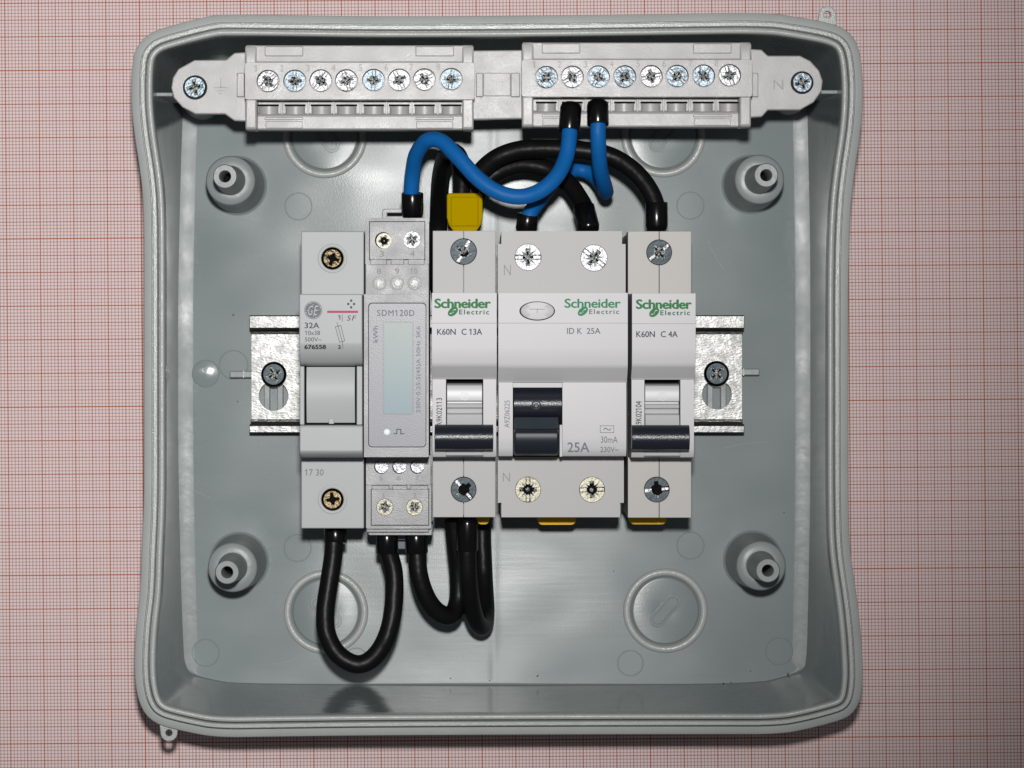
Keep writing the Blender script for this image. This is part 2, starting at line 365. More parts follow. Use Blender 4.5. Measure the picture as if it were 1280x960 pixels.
# ------------------------------------------------------------------ screws (unit radius meshes, shared)
def screw_mesh(kind):
    b = MB(); n = 22; nf = None
    def arc(a0, a1, r=1.0): return [(r*math.cos(a0+(a1-a0)*k/n), r*math.sin(a0+(a1-a0)*k/n)) for k in range(n+1)]
    if kind in ('slot_cross', 'pozi'):
        w, a, Lh = 0.20, 0.19, 0.70
        t = math.asin(w)
        for sgn in (1, -1):
            poly = arc(t, math.pi-t)
            if kind == 'pozi': poly += [(-a-0.12, w), (-0.56, 0.52), (-a, w+0.12), (-a, Lh), (a, Lh), (a, w+0.12), (0.56, 0.52), (a+0.12, w)]
            else: poly += [(-0.46, w), (-0.40, w+0.13), (-a-0.10, w+0.17), (-a, 0.42), (-a+0.02, Lh), (a-0.02, Lh), (a, 0.42), (a+0.10, w+0.17), (0.40, w+0.13), (0.46, w)]
            poly = [(x*sgn, y*sgn) for x, y in poly]
            b.prism(poly, [], -0.30, 0.0)
        nf = len(b.f)
        for sg in (1, -1): b.box(sg*0.42, sg*0.97, -0.105, 0.105, -0.5, -0.14)
    elif kind == 'slot':
        w = 0.14; t = math.asin(w)
        for sgn in (1, -1):
            b.prism([(x*sgn, y*sgn) for x, y in arc(t, math.pi-t)], [], -0.3, 0)
        nf = len(b.f)
        b.box(-0.96, 0.96, -0.09, 0.09, -0.5, -0.2)
    elif kind == 'phillips':
        a, Lh, c = 0.15, 0.66, 0.30
        q = []
        for k in range(4):
            th = k*math.pi/2; cs, sn = math.cos(th), math.sin(th)
            for x, y in ((Lh, -a), (Lh, a), (c, a+0.02), (a+0.02, c)):
                q.append((x*cs-y*sn, x*sn+y*cs))
        # domed head as rings, hole cut in the flat top
        b.prism(circ(0, 0, 0.80, 32), [q], -0.35, 0.0)
        b.lathe(0, 0, [(1.0, -0.34), (0.98, -0.2), (0.91, -0.08), (0.80, 0.0)], 32, False, False)
    elif kind == 'lobed':
        q = []
        for k in range(48):
            th = 2*math.pi*k/48; r = 0.62+0.13*math.cos(6*th)+0.06*math.cos(4*th+1)
            q.append((r*math.cos(th), r*math.sin(th)))
        b.prism(circ(0, 0, 0.98, 40), [q], -0.35, 0.0)
    me = bpy.data.meshes.new('screw_'+kind)
    me.from_pydata(b.v, [], b.f); me.update(); me.shade_smooth(); me.set_sharp_from_angle(angle=R(30))
    if nf is not None:
        for p in me.polygons: p.material_index = 1 if p.index >= nf else 0
    return me
SM = {k: screw_mesh(k) for k in ('slot_cross', 'pozi', 'slot', 'phillips', 'lobed')}
def screw_core_mesh():
    b = MB()   # conical bottom of the driver recess
    b.lathe(0, 0, [(0.99, -0.36), (0.72, -0.34), (0.60, -0.34), (0.30, -0.40), (0.10, -0.36), (0.02, -0.36)], 14, False, False)
    for k in range(4):
        th = k*math.pi/2+0.12; cs, sn = math.cos(th), math.sin(th)
        q = [(0.05, -0.07), (0.44, -0.09), (0.47, 0.06), (0.04, 0.05)]; zz = (-0.50, -0.20, -0.13, -0.42)
        b.add([(x*cs-y*sn, x*sn+y*cs, z) for (x, y), z in zip(q, zz)], [(0, 1, 2, 3)])
    me = bpy.data.meshes.new('recess'); me.from_pydata(b.v, [], b.f); me.update(); me.shade_smooth(); me.set_sharp_from_angle(angle=R(30)); return me
CORE = screw_core_mesh()
_mcache = {}
def screw(px, py, z, rpx, kind, m, parent, ang=0.0, tilt=(0, 0), core=True, name='screw', m2=None):
    m2 = m2 or m; key = (kind, m.name, m2.name)
    if key not in _mcache:
        me = SM[kind].copy(); me.materials.append(m); me.materials.append(m2); _mcache[key] = me
    o = bpy.data.objects.new(name, _mcache[key]); C.objects.link(o); o.parent = parent
    x, y = P(px, py, z); r = rpx*(D-z)/F
    base = Vector((0, 0, 0)); q = parent
    while q is not None: base += q.location; q = q.parent
    o.location = Vector((x*MM, y*MM, z*MM))-base
    o.scale = (r*MM, r*MM, r*MM); o.rotation_euler = (R(tilt[0]), R(tilt[1]), R(ang))
    if core:
        if 'core' not in _mcache: CORE.materials.append(M['recess']); _mcache['core'] = CORE
        c = bpy.data.objects.new('recess', CORE); C.objects.link(c); c.parent = o
    return o

# ================================================================== THE SURFACE
gx, gy = P(174.9, 87.0, 0)
pb = MB(); pb.box(-330, 345, -280, 265, -1.0, 0.0)
paper = pb.build('graph_paper', paper_mat(gx, gy, R(0.47), 9.972), None)
paper['kind'] = 'structure'
paper['label'] = 'pinkish millimetre graph paper with red-brown lines lying under the grey box'

# ================================================================== ENCLOSURE
ZL = 56.0
outline_px = [(165,75),(163.8,100),(163.8,125),(165,145),(168,172),(172.5,200),(177,232),(179,265),(179.5,310),(179.5,380),(179.5,460),(179.5,540),(179.5,600),(179,640),(176.5,690),(175,740),
 (171,770),(168.5,800),(167.5,830),(168.5,855),(173,878),(181,894),(193,904),(206,909),(235,916),(270,922.5),(340,921.5),(450,920),(640,919),(800,918.5),(900,918.5),(974,918.5),
 (1010,912),(1046,902.5),(1061,897),(1071,887),(1076.5,874),(1079,855),(1079.5,838),(1077.5,800),(1073,755),(1066.5,712),(1062.5,680),(1061.5,640),(1061,600),(1061,520),(1061,440),(1061,360),(1062,300),
 (1064.5,250),(1070,206),(1075,175),(1078.5,145),(1079.5,115),(1079,95),(1076.5,70),(1072,53),(1062,39),(1045,30),(1020,24.5),(990,19.5),(970,16.5),(930,15.3),(850,16.5),(780,17.5),(640,19.3),(470,20),(370,18.5),(285,17.5),(268,18),(240,24.5),(210,32.5),(190,39),(178,48),(169,60)]
O0 = [Vector(P(x, y, ZL)) for x, y in outline_px]
def chaikin(p, it=1):
    for _ in range(it):
        q = []
        for i in range(len(p)):
            a, b = p[i], p[(i+1) % len(p)]; q += [a*0.75+b*0.25, a*0.25+b*0.75]
        p = q
    return p
def resample(p, n):
    L_ = [0]
    for i in range(len(p)): L_.append(L_[-1]+(p[(i+1) % len(p)]-p[i]).length)
    out = []; j = 0
    for k in range(n):
        t = L_[-1]*k/n
        while L_[j+1] < t: j += 1
        f = (t-L_[j])/max(1e-9, L_[j+1]-L_[j]); out.append(p[j].lerp(p[(j+1) % len(p)], f))
    return out
O1 = resample(chaikin(O0, 2), 420)
if sum(O1[i].x*O1[(i+1) % 420].y-O1[(i+1) % 420].x*O1[i].y for i in range(420)) < 0: O1.reverse()
NR = []
for i in range(420):
    d = (O1[(i+2) % 420]-O1[i-2]).normalized(); NR.append(Vector((-d.y, d.x)))    # inward normal for CCW
def inset(d): return [O1[i]+NR[i]*d for i in range(420)]
def rings_mb(rings, close_last=False):
    b = MB(); n = len(rings[0][0]); vs = []; fs = []
    for pts, z in rings: vs += [(p.x, p.y, z) for p in pts]
    for i in range(len(rings)-1):
        for k in range(n):
            k2 = (k+1) % n; fs.append((i*n+k, i*n+k2, (i+1)*n+k2, (i+1)*n+k))
    b.add(vs, fs); return b
bx = thing('junction_box', 'open grey plastic electrical box with wavy sides and four screw posts, lying on graph paper', 'electrical box', *P(620, 467, 3), 0.4)
# rim with its two beads and seal groove
rim_prof = [(1.2, 46), (0.9, 50.0), (0.1, 51.0), (0.0, 51.4), (0.0, 54.6), (0.25, 55.0), (2.2, 55.2), (2.3, 54.2), (2.5, 54.2), (2.6, 56.0), (2.85, 56.45), (3.75, 56.45), (4.0, 56.0), (4.08, 53.2), (4.3, 53.2), (4.38, 55.7), (4.65, 56.15), (5.5, 56.15), (5.85, 55.7), (5.95, 53.5), (6.0, 50)]
rings_mb([(inset(d), z) for d, z in rim_prof]).build('rim', M['rim'], bx, ang=60)
# floor outline
floor_px = [(222.6,466),(222.6,560),(224,640),(226.5,740),(229.5,815),(231,829),(238,843),(265,850),(293,855),(450,856),(700,856),(945,855.5),(985,845),(1003,838.5),(1008.5,827),(1010.5,740),(1012.6,640),(1013,560),(1013,466)]
floor_px += [(x, 932-y) for x, y in reversed(floor_px[1:-1])]
FP = chaikin([Vector(P(x, y, 3.4)) for x, y in floor_px], 2)
cen = Vector(P(619, 466, 8))
def ray_ring(poly, ref):
    out = []
    for p in ref:
        d = (p-cen).normalized(); best = None
        for i in range(len(poly)):
            a = poly[i]-cen; e = poly[(i+1) % len(poly)]-poly[i]
            den = d.x*e.y-d.y*e.x
            if abs(den) < 1e-12: continue
            t = (a.x*e.y-a.y*e.x)/den; u = (a.x*d.y-a.y*d.x)/den
            if t > 0 and -1e-6 <= u <= 1+1e-6: best = t if best is None else max(best, t)
        out.append(cen+d*best)
    return out
lipring = inset(6.0)
FR = ray_ring(FP, lipring)
def toward(r, dist): return [p+(cen-p).normalized()*dist for p in r]
walls = [(lipring, 50.0)]
for t in (0.25, 0.5, 0.75, 1.0):
    walls.append(([lipring[i].lerp(FR[i], t**1.1) for i in range(420)], 50+(3.45-50)*t))
wall_up = walls[:]; walls = [walls[-1]]
FW = []
for i in range(420):      # the side fillets are wide, the end ones almost sharp
    e = (FR[(i+2) % 420]-FR[i-2]).normalized(); FW.append(0.14+0.86*min(1, abs(e.y)**3))
def toward_w(dist): return [FR[i]+(Vector((cen.x, FR[i].y+(cen.y-FR[i].y)*0.3))-FR[i]).normalized()*dist*FW[i] if abs(FR[i].x-cen.x) > 5 else FR[i]+(cen-FR[i]).normalized()*dist*FW[i] for i in range(420)]
walls += [(toward_w(d_), 3.0+0.021*(4.4-d_)**2) for d_ in (0.02, 0.5, 1.1, 1.7, 2.3, 2.9, 3.5, 4.0, 4.4)]
outer_low = [(inset(d), z) for d, z in ((1.2, 46), (1.6, 40), (3.6, 1.0), (4.2, 0.2), (8, 0.2))]
wm = rings_mb(walls); wm.build('floor_fillet', M['shell'], bx, ang=50)
rings_mb(wall_up).build('side_wall', M['wall'], bx, ang=50)
rings_mb(list(reversed(outer_low))).build('outer_wall', M['shell'], bx, ang=50)
fb = MB(); fr5 = toward_w(4.38)
holes = []
knock = [(406, 170), (829, 169), (407.5, 765), (831.7, 763.4)]
for kx, ky in knock:
    x, y = P(kx, ky, 3); holes.append(circ(x, y, 12.5, 48))
fb.prism([(p.x, p.y) for p in fr5], holes, 1.0, 3.0)
fb.build('box_floor', M['floor'], bx)
bot = MB(); bot.prism([(p.x, p.y) for p in inset(8)], [], 0.2, 1.0); bot.build('box_underside', M['shell'], bx)
# knock-outs: raised ring, sunk disc, obround tongue
for i, (kx, ky) in enumerate(knock):
    x, y = P(kx, ky, 3)
    b = MB(); b.lathe(x, y, [(12.6, 2.7), (12.35, 3.55), (11.9, 3.9), (11.0, 3.95), (10.5, 3.6), (10.3, 2.9), (9.9, 2.2)], 64, False, False)
    k = b.build('knockout_ring', M['rim'], bx, ang=60)
    b = MB(); b.lathe(x, y, [(10.0, 1.2), (10.0, 2.4), (9.6, 2.9), (9.2, 2.95), (0.01, 2.6)], 64, False, False)
    dsk = b.build('knockout_disc', M['floor'], k, ang=25)
    ang = R((128, 52, -45, 48)[i]); b = MB()
    ob = []
    for s_, a0 in ((1, -90), (-1, 90)):
        for q in range(13):
            t = R(a0+180*q/12); ob.append((s_*3.6+2.1*math.cos(t), 2.1*math.sin(t)))
    ob2 = [(p[0]*0.86, p[1]*0.72) for p in ob]
    rot = lambda l: [(x+px_*math.cos(ang)-py_*math.sin(ang), y+px_*math.sin(ang)+py_*math.cos(ang)) for px_, py_ in l]
    b.prism(rot(ob), [rot(ob2)], 2.4, 3.5); b.prism(rot(ob2), [], 2.4, 2.9)
    b.build('knockout_tongue', M['floor'], k, bevel=0.12)
# screw posts
for px_, py_ in ((296.5, 232), (939, 230.6), (299, 702), (941, 700)):
    x, y = P(px_, py_, 3)
    b = MB(); b.lathe(x, y, [(9.0, 2.95), (8.3, 3.3), (8.0, 4.2), (7.15, 31.6), (7.0, 32.3), (6.6, 32.6), (4.3, 32.6), (4.05, 33.2), (3.4, 55.0), (3.15, 55.6), (1.75, 55.6), (1.6, 55.2), (1.55, 38)], 48, False, False)
    post = b.build('screw_post', M['shell'], bx, ang=50)
    b = MB(); b.lathe(x, y, [(1.6, 38.0), (1.6, 39.0)], 24); b.build('screw_hole', M['void'], post)
# ejector marks
for px_, py_, r in ((373,258,17),(863,257,17),(292,456,18),(257,816,17),(372,685,17),(863,682,17),(445,826,16),(788,829,16),(974,814,17)):
    x, y = P(px_, py_, 3); r *= 0.2363
    b = MB(); b.lathe(x, y, [(r+0.14, 2.98), (r+0.02, 3.10), (r-0.10, 3.10), (r-0.22, 3.03)], 40, False, True); b.build('moulding_mark', M['floor'], bx, ang=15)
x, y = P(257, 467, 3); b = MB(); b.lathe(x, y, [(4.1, 2.98), (4.0, 3.12), (3.7, 3.16), (2.6, 3.34), (1.3, 3.46), (0.02, 3.5)], 40, False, True); b.build('gate_mark', M['wall'], bx, ang=60)
# ribs and the low centre ridge
for x0, x1, yy in ((287, 326, 468), (905, 949.5, 465)):
    b = MB(); zz = 7.5; xa, xb = PX(x0, zz), PX(x1, zz); yc = PY(yy, zz)
    b.box(xa, xb, yc-1.0, yc+1.0, 2.9, 7.5); b.build('rib', M['shell'], bx, bevel=0.3)
    b = MB(); xm = xa+(xb-xa)*(0.45 if x0 < 500 else 0.55); b.box(xm-0.15, xm+0.15, yc-1.12, yc+1.12, 2.9, 7.65); b.build('rib_seam', M['rim'], bx)
b = MB(); xa = PX(617, 3); rv = []; n_ = 15
for yy in (850, 80):
    for q in range(n_): rv.append((xa-3.2+6.0*q/(n_-1), PY(yy, 3), 3.004+0.035*math.exp(-((q-(n_-1)*0.55)/3.0)**2)))
b.add(rv, [(q, q+1, q+1+n_, q+n_) for q in range(n_-1)])
b.build('centre_ridge', M['floor'], bx, ang=80)
# keyhole guides under the rail ends
for px_ in (342, 896):
    b = MB(); x = PX(px_, 6); b.box(x-2.8, x-1.1, PY(515, 6), PY(440, 6), 2.9, 6.0); b.box(x+1.1, x+2.8, PY(515, 6), PY(440, 6), 2.9, 6.0); b.build('rib', M['shell'], bx, bevel=0.2)
    b = MB(); b.lathe(x, PY(468, 6), [(4.2, 2.9), (3.8, 7.8)], 32); b.build('rail_boss', M['shell'], bx)
# bosses carrying the terminal strip, small ribs to the wall
for px_, py_ in ((254, 119), (985, 113)):
    x, y = P(px_, py_, 3)
    b = MB(); b.lathe(x, y-1.5, [(6.3, 2.9), (5.9, 3.6), (5.2, 47.0)], 40); b.build('strip_boss', M['shell'], bx)
for x0, x1, yy in ((192, 216, 118), (1026, 1052, 115)):
    b = MB(); b.box(PX(x0, 46), PX(x1, 46), PY(yy+2.5, 46), PY(yy-2.5, 46), 20, 46); b.build('rib', M['shell'], bx, bevel=0.25)
# two little hanging lugs outside the rim
for (px_, py_), dirn in (((1033.7, 18.7), -1), ((211.6, 915.5), 1)):
    x, y = P(px_, py_, 52); k = (D-52)/F; r = 10.5*k
    t = []
    for q in range(17):
        a = R(0+180*q/16); t.append((x+r*math.cos(a), y+dirn*-1*r*math.sin(a)))
    t += [(x-r*1.15, y+dirn*r*1.25), (x+r*1.15, y+dirn*r*1.25)]
    b = MB(); b.prism(t, [circ(x, y, 4.2*k, 20)], 51.2, 53.2, bottom=True); b.build('lug', M['rim'], bx, bevel=0.2)

# ================================================================== DIN RAIL
rail = thing('din_rail', 'shiny galvanised mounting rail running behind the row of modules', 'mounting rail', *P(620, 468, 8), 7.8)
b = MB()
Zf, Zb = 15.0, 8.6
yt0, yt1, yb1, yb0 = PY(394, Zf), PY(418, Zb), PY(524, Zb), PY(541.5, Zf)
X0, X1 = PX(313.5, 12), PX(928.5, 12)
k1x, k1y = P(342, 468, Zb); k1y2 = PY(495, Zb); k2x, k2y = P(896, 466, Zb); k2y2 = PY(493, Zb)
def keyhole(x, ya, yb_):
    ra, rb = 2.2, 4.4; out = []
    w = 2.2; al = math.acos(min(1, w/rb))
    for q in range(25):
        a = math.pi/2+R(30)+(2*math.pi-R(60))*q/24; out.append((x+rb*math.cos(a), yb_+rb*math.sin(a)))
    for q in range(13):
        a = math.pi*q/12; out.append((x+ra*math.cos(a), ya+ra*math.sin(a)))
    return out
b.prism(rect(X0, X1, yb1, yt1), [keyhole(k1x, k1y, k1y2), keyhole(k2x, k2y, k2y2)], Zb-1.0, Zb, bottom=True)
b.build('rail_web', M['rail'], rail)
for ya, yb_, s_ in ((yt1, yt0, 1), (yb1, yb0, -1)):
    b = MB(); mid = ya+s_*1.3
    pr = [(ya, Zb-1.0), (ya, Zb+0.02), (mid-s_*0.4, Zb+0.3), (mid, Zb+1.0), (mid, Zf-0.8), (mid+s_*0.5, Zf), (yb_-s_*0.2, Zf), (yb_, Zf-0.3), (yb_, Zf-1.0), (mid+s_*1.2, Zf-1.0), (mid+s_*1.0, Zb)]
    b.profile_x(X0-0.2, X1+0.2, pr); b.build('rail_flange', M['rail'], rail, bevel=0.15)
screw(342, 468, 11.5, 16, 'phillips', M['dark_shaded_steel'], rail, 25); screw(896, 467, 11.5, 16, 'phillips', M['dark_shaded_steel'], rail, 40)

# ================================================================== TERMINAL STRIP
CZ = 50.0
car = thing('terminal_carrier', 'long grey plastic carrier bar screwed across the top of the box', 'carrier bar', *P(620, 108, CZ), 47)
co = [(214,110),(216,97),(223,86),(243,75),(282.5,74.5),(293,66),(306,65.2),(600,63),(645,62.5),(936,61),(952,62),(960,69.5),(1000,69.5),(1013,76),(1024,88),(1028.5,101),(1027,114),(1017,128),(1000,137.5),(960,137.5),(952.5,146),(936,147),(640,148.5),(600,149.5),(306,151.5),(293,151),(281,142.5),(244,142.5),(228,134),(217,122)]
s1, s2 = P(243.5, 109, CZ), P(1003, 103, CZ)
b = MB(); b.prism(pp(co, CZ), [circ(*s1, 2.6), circ(*s2, 2.6)], 46.5, CZ, bottom=True); b.build('carrier_bar', M['terminal'], car, bevel=0.35)
screw(243.5, 109, CZ+1.1, 15.5, 'phillips', M['steel'], car, 10); screw(1003, 103, CZ+1.1, 14.5, 'phillips', M['steel'], car, 15)
for x0, x1 in ((595, 604), (638.5, 650), (296, 305.5), (940, 948)):
    b = MB(); b.box(PX(x0, 52), PX(x1, 52), PY(121, 52), PY(91, 52), 49.5, 52); b.build('clip_rib', M['terminal'], car, bevel=0.25)
b = MB(); b.box(PX(604.3, 51), PX(638.2, 51), PY(120, 51), PY(91, 51), 49.5, 50.7); b.build('clip_plate', M['terminal'], car, bevel=0.2)
# earth sign and N moulded in the ends
b = MB(); z = CZ+0.03
for l in ([(276, 97), (276, 109)], [(267, 109.5), (284, 109.5)], [(270, 113.5), (281, 113.5)], [(273.5, 117), (278, 117)]): stroke(b, pp(l, z), 0.22, z)
b.build('earth_symbol', M['ink_mould'], car)
lettering('N', 967, 100, 979, 112, CZ, M['ink_mould'], car, offset=-0.012)

def terminal_block(x0, x1, dy, xs, ys, first_px, label, angs, scr):
    Z = 64.0
    t = thing('terminal_block', label, 'terminal block', *P((x0+x1)/2, 108+dy, 50), 50.1, 'eight-way terminal blocks on the carrier bar')
    def Y(y, z): return PY(y+dy, z)
    A, B = PX(x0, 62), PX(x1, 62)
    b = MB()
    prof = [(Y(56.5, 61), 50.2), (Y(56.5, 61), 61.9), (Y(77.5, 62), 62.0), (Y(78.5, 60), 60), (Y(122, 60), 60), (Y(125, 56), 53.2), (Y(142, 54), 53.2), (Y(142, 56), 55.3), (Y(144, 56), 55.8), (Y(161, 56), 55.8), (Y(163, 55), 54.5), (Y(163, 52), 50.2)]
    b.profile_x(A+1.0, B-1.0, prof); b.build('housing', M['terminal'], t, bevel=0.3)
    for e, s_ in ((A, 1), (B, -1)):
        b = MB(); b.profile_x(min(e, e+s_*3.2), max(e, e+s_*3.2), [(Y(56, 61), 50.15), (Y(55.5, 61.5), 61), (Y(57, 62), 62), (Y(77, 62), 62.6), (Y(122, 61.5), 61.5), (Y(160, 61.5), 61.5), (Y(163.5, 60), 60), (Y(163.5, 52), 50.15)])
        b.build('end_cheek', M['terminal'], t, bevel=0.5, seg=3)
    # numbered face plate with the screw wells
    hs = [circ(PX(x, Z), PY(yv, Z), 14.2*(D-Z)/F, 28) for x, yv in zip(xs, ys)]
    b = MB(); fx0, fx1 = PX(x0-0.5, Z), PX(x1+1.5, Z)
    b.prism(rrect(fx0, fx1, Y(124, Z), Y(77.5, Z), 0.7, 3), hs, 60.05, Z); b.build('face_plate', M['terminal'], t, bevel=0.22)
    # notches of the lids
    w = x1-x0
    for u in (0.17, 0.83):
        cx = x0+w*u
        b = MB(); b.box(PX(cx-24, 62), PX(cx+24, 62), Y(70, 62), Y(57.5, 62), 60.5, 62.55); b.build('lid_catch', M['terminal'], t, bevel=0.25)
        b = MB(); b.box(PX(cx-24, 56), PX(cx+24, 56), Y(149.5, 56), Y(146, 56), 55, 56.4); b.box(PX(cx-23, 56), PX(cx+23, 56), Y(160, 56), Y(151, 56), 55, 56.2)
        b.build('lid_catch', M['terminal'], t, bevel=0.2)
    # wire entries
    for i, x in enumerate(xs):
        cx = PX(x, 56); r = 3.0
        b = MB(); pr = []
        b.box(cx-2.9, cx+2.9, Y(131.6, 56), Y(129.6, 56), 53.0, 55.1)
        b.build('entry_slit', M['void'], t)
        b = MB(); vs = []; n = 10
        for yy in (Y(141.8, 56), Y(132, 56)):
            for k in range(n+1):
                a = math.pi*k/n; vs.append((cx+r*0.95*math.cos(a), yy, 52.7+2.0*math.sin(a)))
        fs = [(k, k+1, k+n+2, k+n+1) for k in range(n)] + [tuple(range(n, -1, -1)), tuple(range(n+1, 2*n+2))]
        b.add(vs, fs); b.build('wire_clamp', M['terminal'], t, ang=50)
        xm = (x+xs[i+1])/2 if i < 7 else x+17
        b = MB(); b.box(PX(xm-1.2, 57), PX(xm+1.2, 57), Y(141.9, 57), Y(124.5, 57), 53.0, 54.6); b.build('divider', M['terminal'], t, bevel=0.1)
        lettering(str(i+1), x-18.5, ys[i]-20, x-14, ys[i]-11.5, Z, M['ink_mould'], t, lift=0.03)
        screw(x, ys[i], Z-0.9-random.random()*0.5, 12.7, 'slot_cross', scr[i % len(scr)], t, angs[i], tilt=(random.uniform(-2.5, 2.5), random.uniform(-2.5, 2.5)))
    return t
terminal_block(306.5, 592, 0.5, (335, 368.5, 401, 433, 467, 499, 530.5, 564), (101.5, 101.3, 101, 100.8, 100.3, 100, 99.6, 99.2), 335,
    'left terminal block beside the earth sign, eight screws and no wires', [40, 92, 55, -72, 88, -62, 28, 80], [M['bright'], M['steel'], M['bright']])
terminal_block(652.5, 939, -3, (683, 715.5, 748, 781, 814, 846.5, 879.5, 912), (96.6, 96.3, 96, 95.8, 95.5, 95.2, 94.8, 94.3), 683,
    'right terminal block beside the N mark, with two blue wires entering its underside', [-45, 30, 60, -35, 12, -38, 50, -70], [M['steel'], M['bright'], M['steel']])

# ================================================================== MODULES
ZS, ZN, ZT = 56.0, 80.0, 74.5      # shoulder, nose and toggle-bay heights
def body_core(t, xa, xb, y0, y1, m, z1=ZS-0.35, name='housing'):
    b = MB(); b.box(xa, xb, PY(y1, ZS), PY(y0, ZS), 16, z1); return b.build(name, m, t, bevel=0.3)
def shoulder(t, xa, xb, y0, y1, holes, m, seam=None, notch=None, z=ZS, zlo=46, name='terminal_cover'):
    """front face of a terminal end: plate with wells, split by a moulding seam"""
    hs = []
    ya, yb_ = PY(y1, z), PY(y0, z)
    k = (D-z)/F
    out = rect(xa, xb, ya, yb_)
    if notch:   # small steps at the outer corners
        s_, dy_, dx_ = notch; dx_ *= k; dy_ *= k
        if s_ > 0: out = [(xa, ya), (xb, ya), (xb, yb_-dy_), (xb-dx_, yb_-dy_), (xb-dx_, yb_), (xa+dx_, yb_), (xa+dx_, yb_-dy_), (xa, yb_-dy_)]
        else: out = [(xa, yb_), (xb, yb_), (xb, ya+dy_), (xb-dx_, ya+dy_), (xb-dx_, ya), (xa+dx_, ya), (xa+dx_, ya+dy_), (xa, ya+dy_)]
    hc = [(PX(hx, z), PY(hy, z), hr*k) for hx, hy, hr in holes]
    if seam is None:
        b = MB(); b.prism(out, [circ(x, y, r, 36) for x, y, r in hc], zlo, z); return b.build(name, m, t, bevel=0.28 if len(hc) < 2 else 0)
    # two halves meeting at the seam, each with half of the well
    sx_ = PX(seam, z); x, y, r = hc[0]; g = 0.07; last = None
    for s_ in (-1, 1):
        e = sx_+s_*g; th = math.acos(min(1, abs((e-x)/r))) if abs(e-x) < r else 0
        arc = []
        a0 = math.acos(max(-1, min(1, (e-x)/r)))
        if s_ > 0: arc = [(x+r*math.cos(a0-2*a0*q/20), y+r*math.sin(a0-2*a0*q/20)) for q in range(21)]; poly = [(e, yb_)]+arc+[(e, ya), (xb, ya), (xb, yb_)]
        else:
            arc = [(x+r*math.cos(a0+(2*math.pi-2*a0)*q/20), y+r*math.sin(a0+(2*math.pi-2*a0)*q/20)) for q in range(21)]; poly = [(e, yb_)]+arc+[(e, ya), (xa, ya), (xa, yb_)]
        b = MB(); b.prism(poly, [], zlo, z); last = b.build(name, m, t, bevel=0.12)
    return last
def well(t, hx, hy, hr, z, depth=2.0, m=None):
    x, y = P(hx, hy, z); r = hr*(D-z)/F
    b = MB(); b.lathe(x, y, [(r+0.3, z-depth-1.0), (r+0.3, z-depth)], 28); b.build('well_floor', m or M['void'], t)

def swirl_logo(x0, y0, x1, y1, z, t, mg, me_, bold=0.03):
    """the two-line green maker's mark"""
    w = x1-x0; h = y1-y0
    lettering('Schneider', x0, y0, x1, y0+h*0.56, z, mg, t, offset=bold, name='maker_mark', spacing=0.95)
    lettering('Electric', x0+w*0.44, y0+h*0.66, x0+w*0.975, y0+h*0.95, z, me_, t, offset=0.018, name='maker_mark', spacing=1.25)
    cx, cy = P(x0+w*0.325, y0+h*0.78, z); a, c_ = w*0.088*(D-z)/F, h*0.20*(D-z)/F; th = R(40)
    def el(fa, fc, n=28): return [(cx+fa*a*math.cos(u)*math.cos(th)-fc*c_*math.sin(u)*math.sin(th), cy+fa*a*math.cos(u)*math.sin(th)+fc*c_*math.sin(u)*math.cos(th)) for u in [2*math.pi*k/n for k in range(n)]]
    b = MB(); b.prism(el(1.2, 1.15), [], z+0.02, z+0.07)
    e = b.build('maker_emblem', mg, t)
    b = MB(); stroke(b, [(cx+a*0.55, cy+c_*0.62), (cx+a*0.05, cy+c_*0.50), (cx+a*0.12, cy+c_*0.05), (cx-a*0.12, cy-c_*0.45), (cx-a*0.6, cy-c_*0.62)], 0.26, z+0.08); b.build('emblem_stroke', M['device'], e)

def nose_profile(y_top=366, y_seam=404, y_sl0=459, y_sl1=474, y_bot=572, zt=ZN, zb=ZT):
    a = [(PY(y_top, zt), 50), (PY(y_top, zt), zt), (PY(y_seam-0.25, zt), zt), (PY(y_seam, zt), zt-0.12), (PY(y_seam+0.25, zt), zt), (PY(y_seam+30, zt), zt), (PY(y_sl0-6, zt), zt-0.25), (PY(y_sl0, zt), zt-0.9)]
    z1 = zb; a += [(PY(y_sl1-3, z1), z1+0.5), (PY(y_sl1, z1), z1), (PY(y_sl1, z1), 50)]
    return a
def cheek_profile(y_sl1=474, y_bot=572, zb=ZT):
    a = [(PY(y_sl1, zb)-0.002, 50), (PY(y_sl1, zb)-0.002, zb)]
    for k, (fy, dz) in enumerate(((0.25, 0.12), (0.5, 0.15), (0.75, 0.1), (0.88, -0.1), (0.94, -0.5), (0.99, -1.5))):
        a.append((PY(y_sl1+(y_bot-y_sl1)*fy, zb), zb+dz))
    a += [(PY(y_bot, zb), zb-3), (PY(y_bot, zb), 50)]
    return a
def arc_profile(yc, zc, r, a0, a1, n, tail):
    return [(yc+r*math.cos(R(a0+(a1-a0)*k/n)), zc+r*math.sin(R(a0+(a1-a0)*k/n))) for k in range(n+1)] + tail

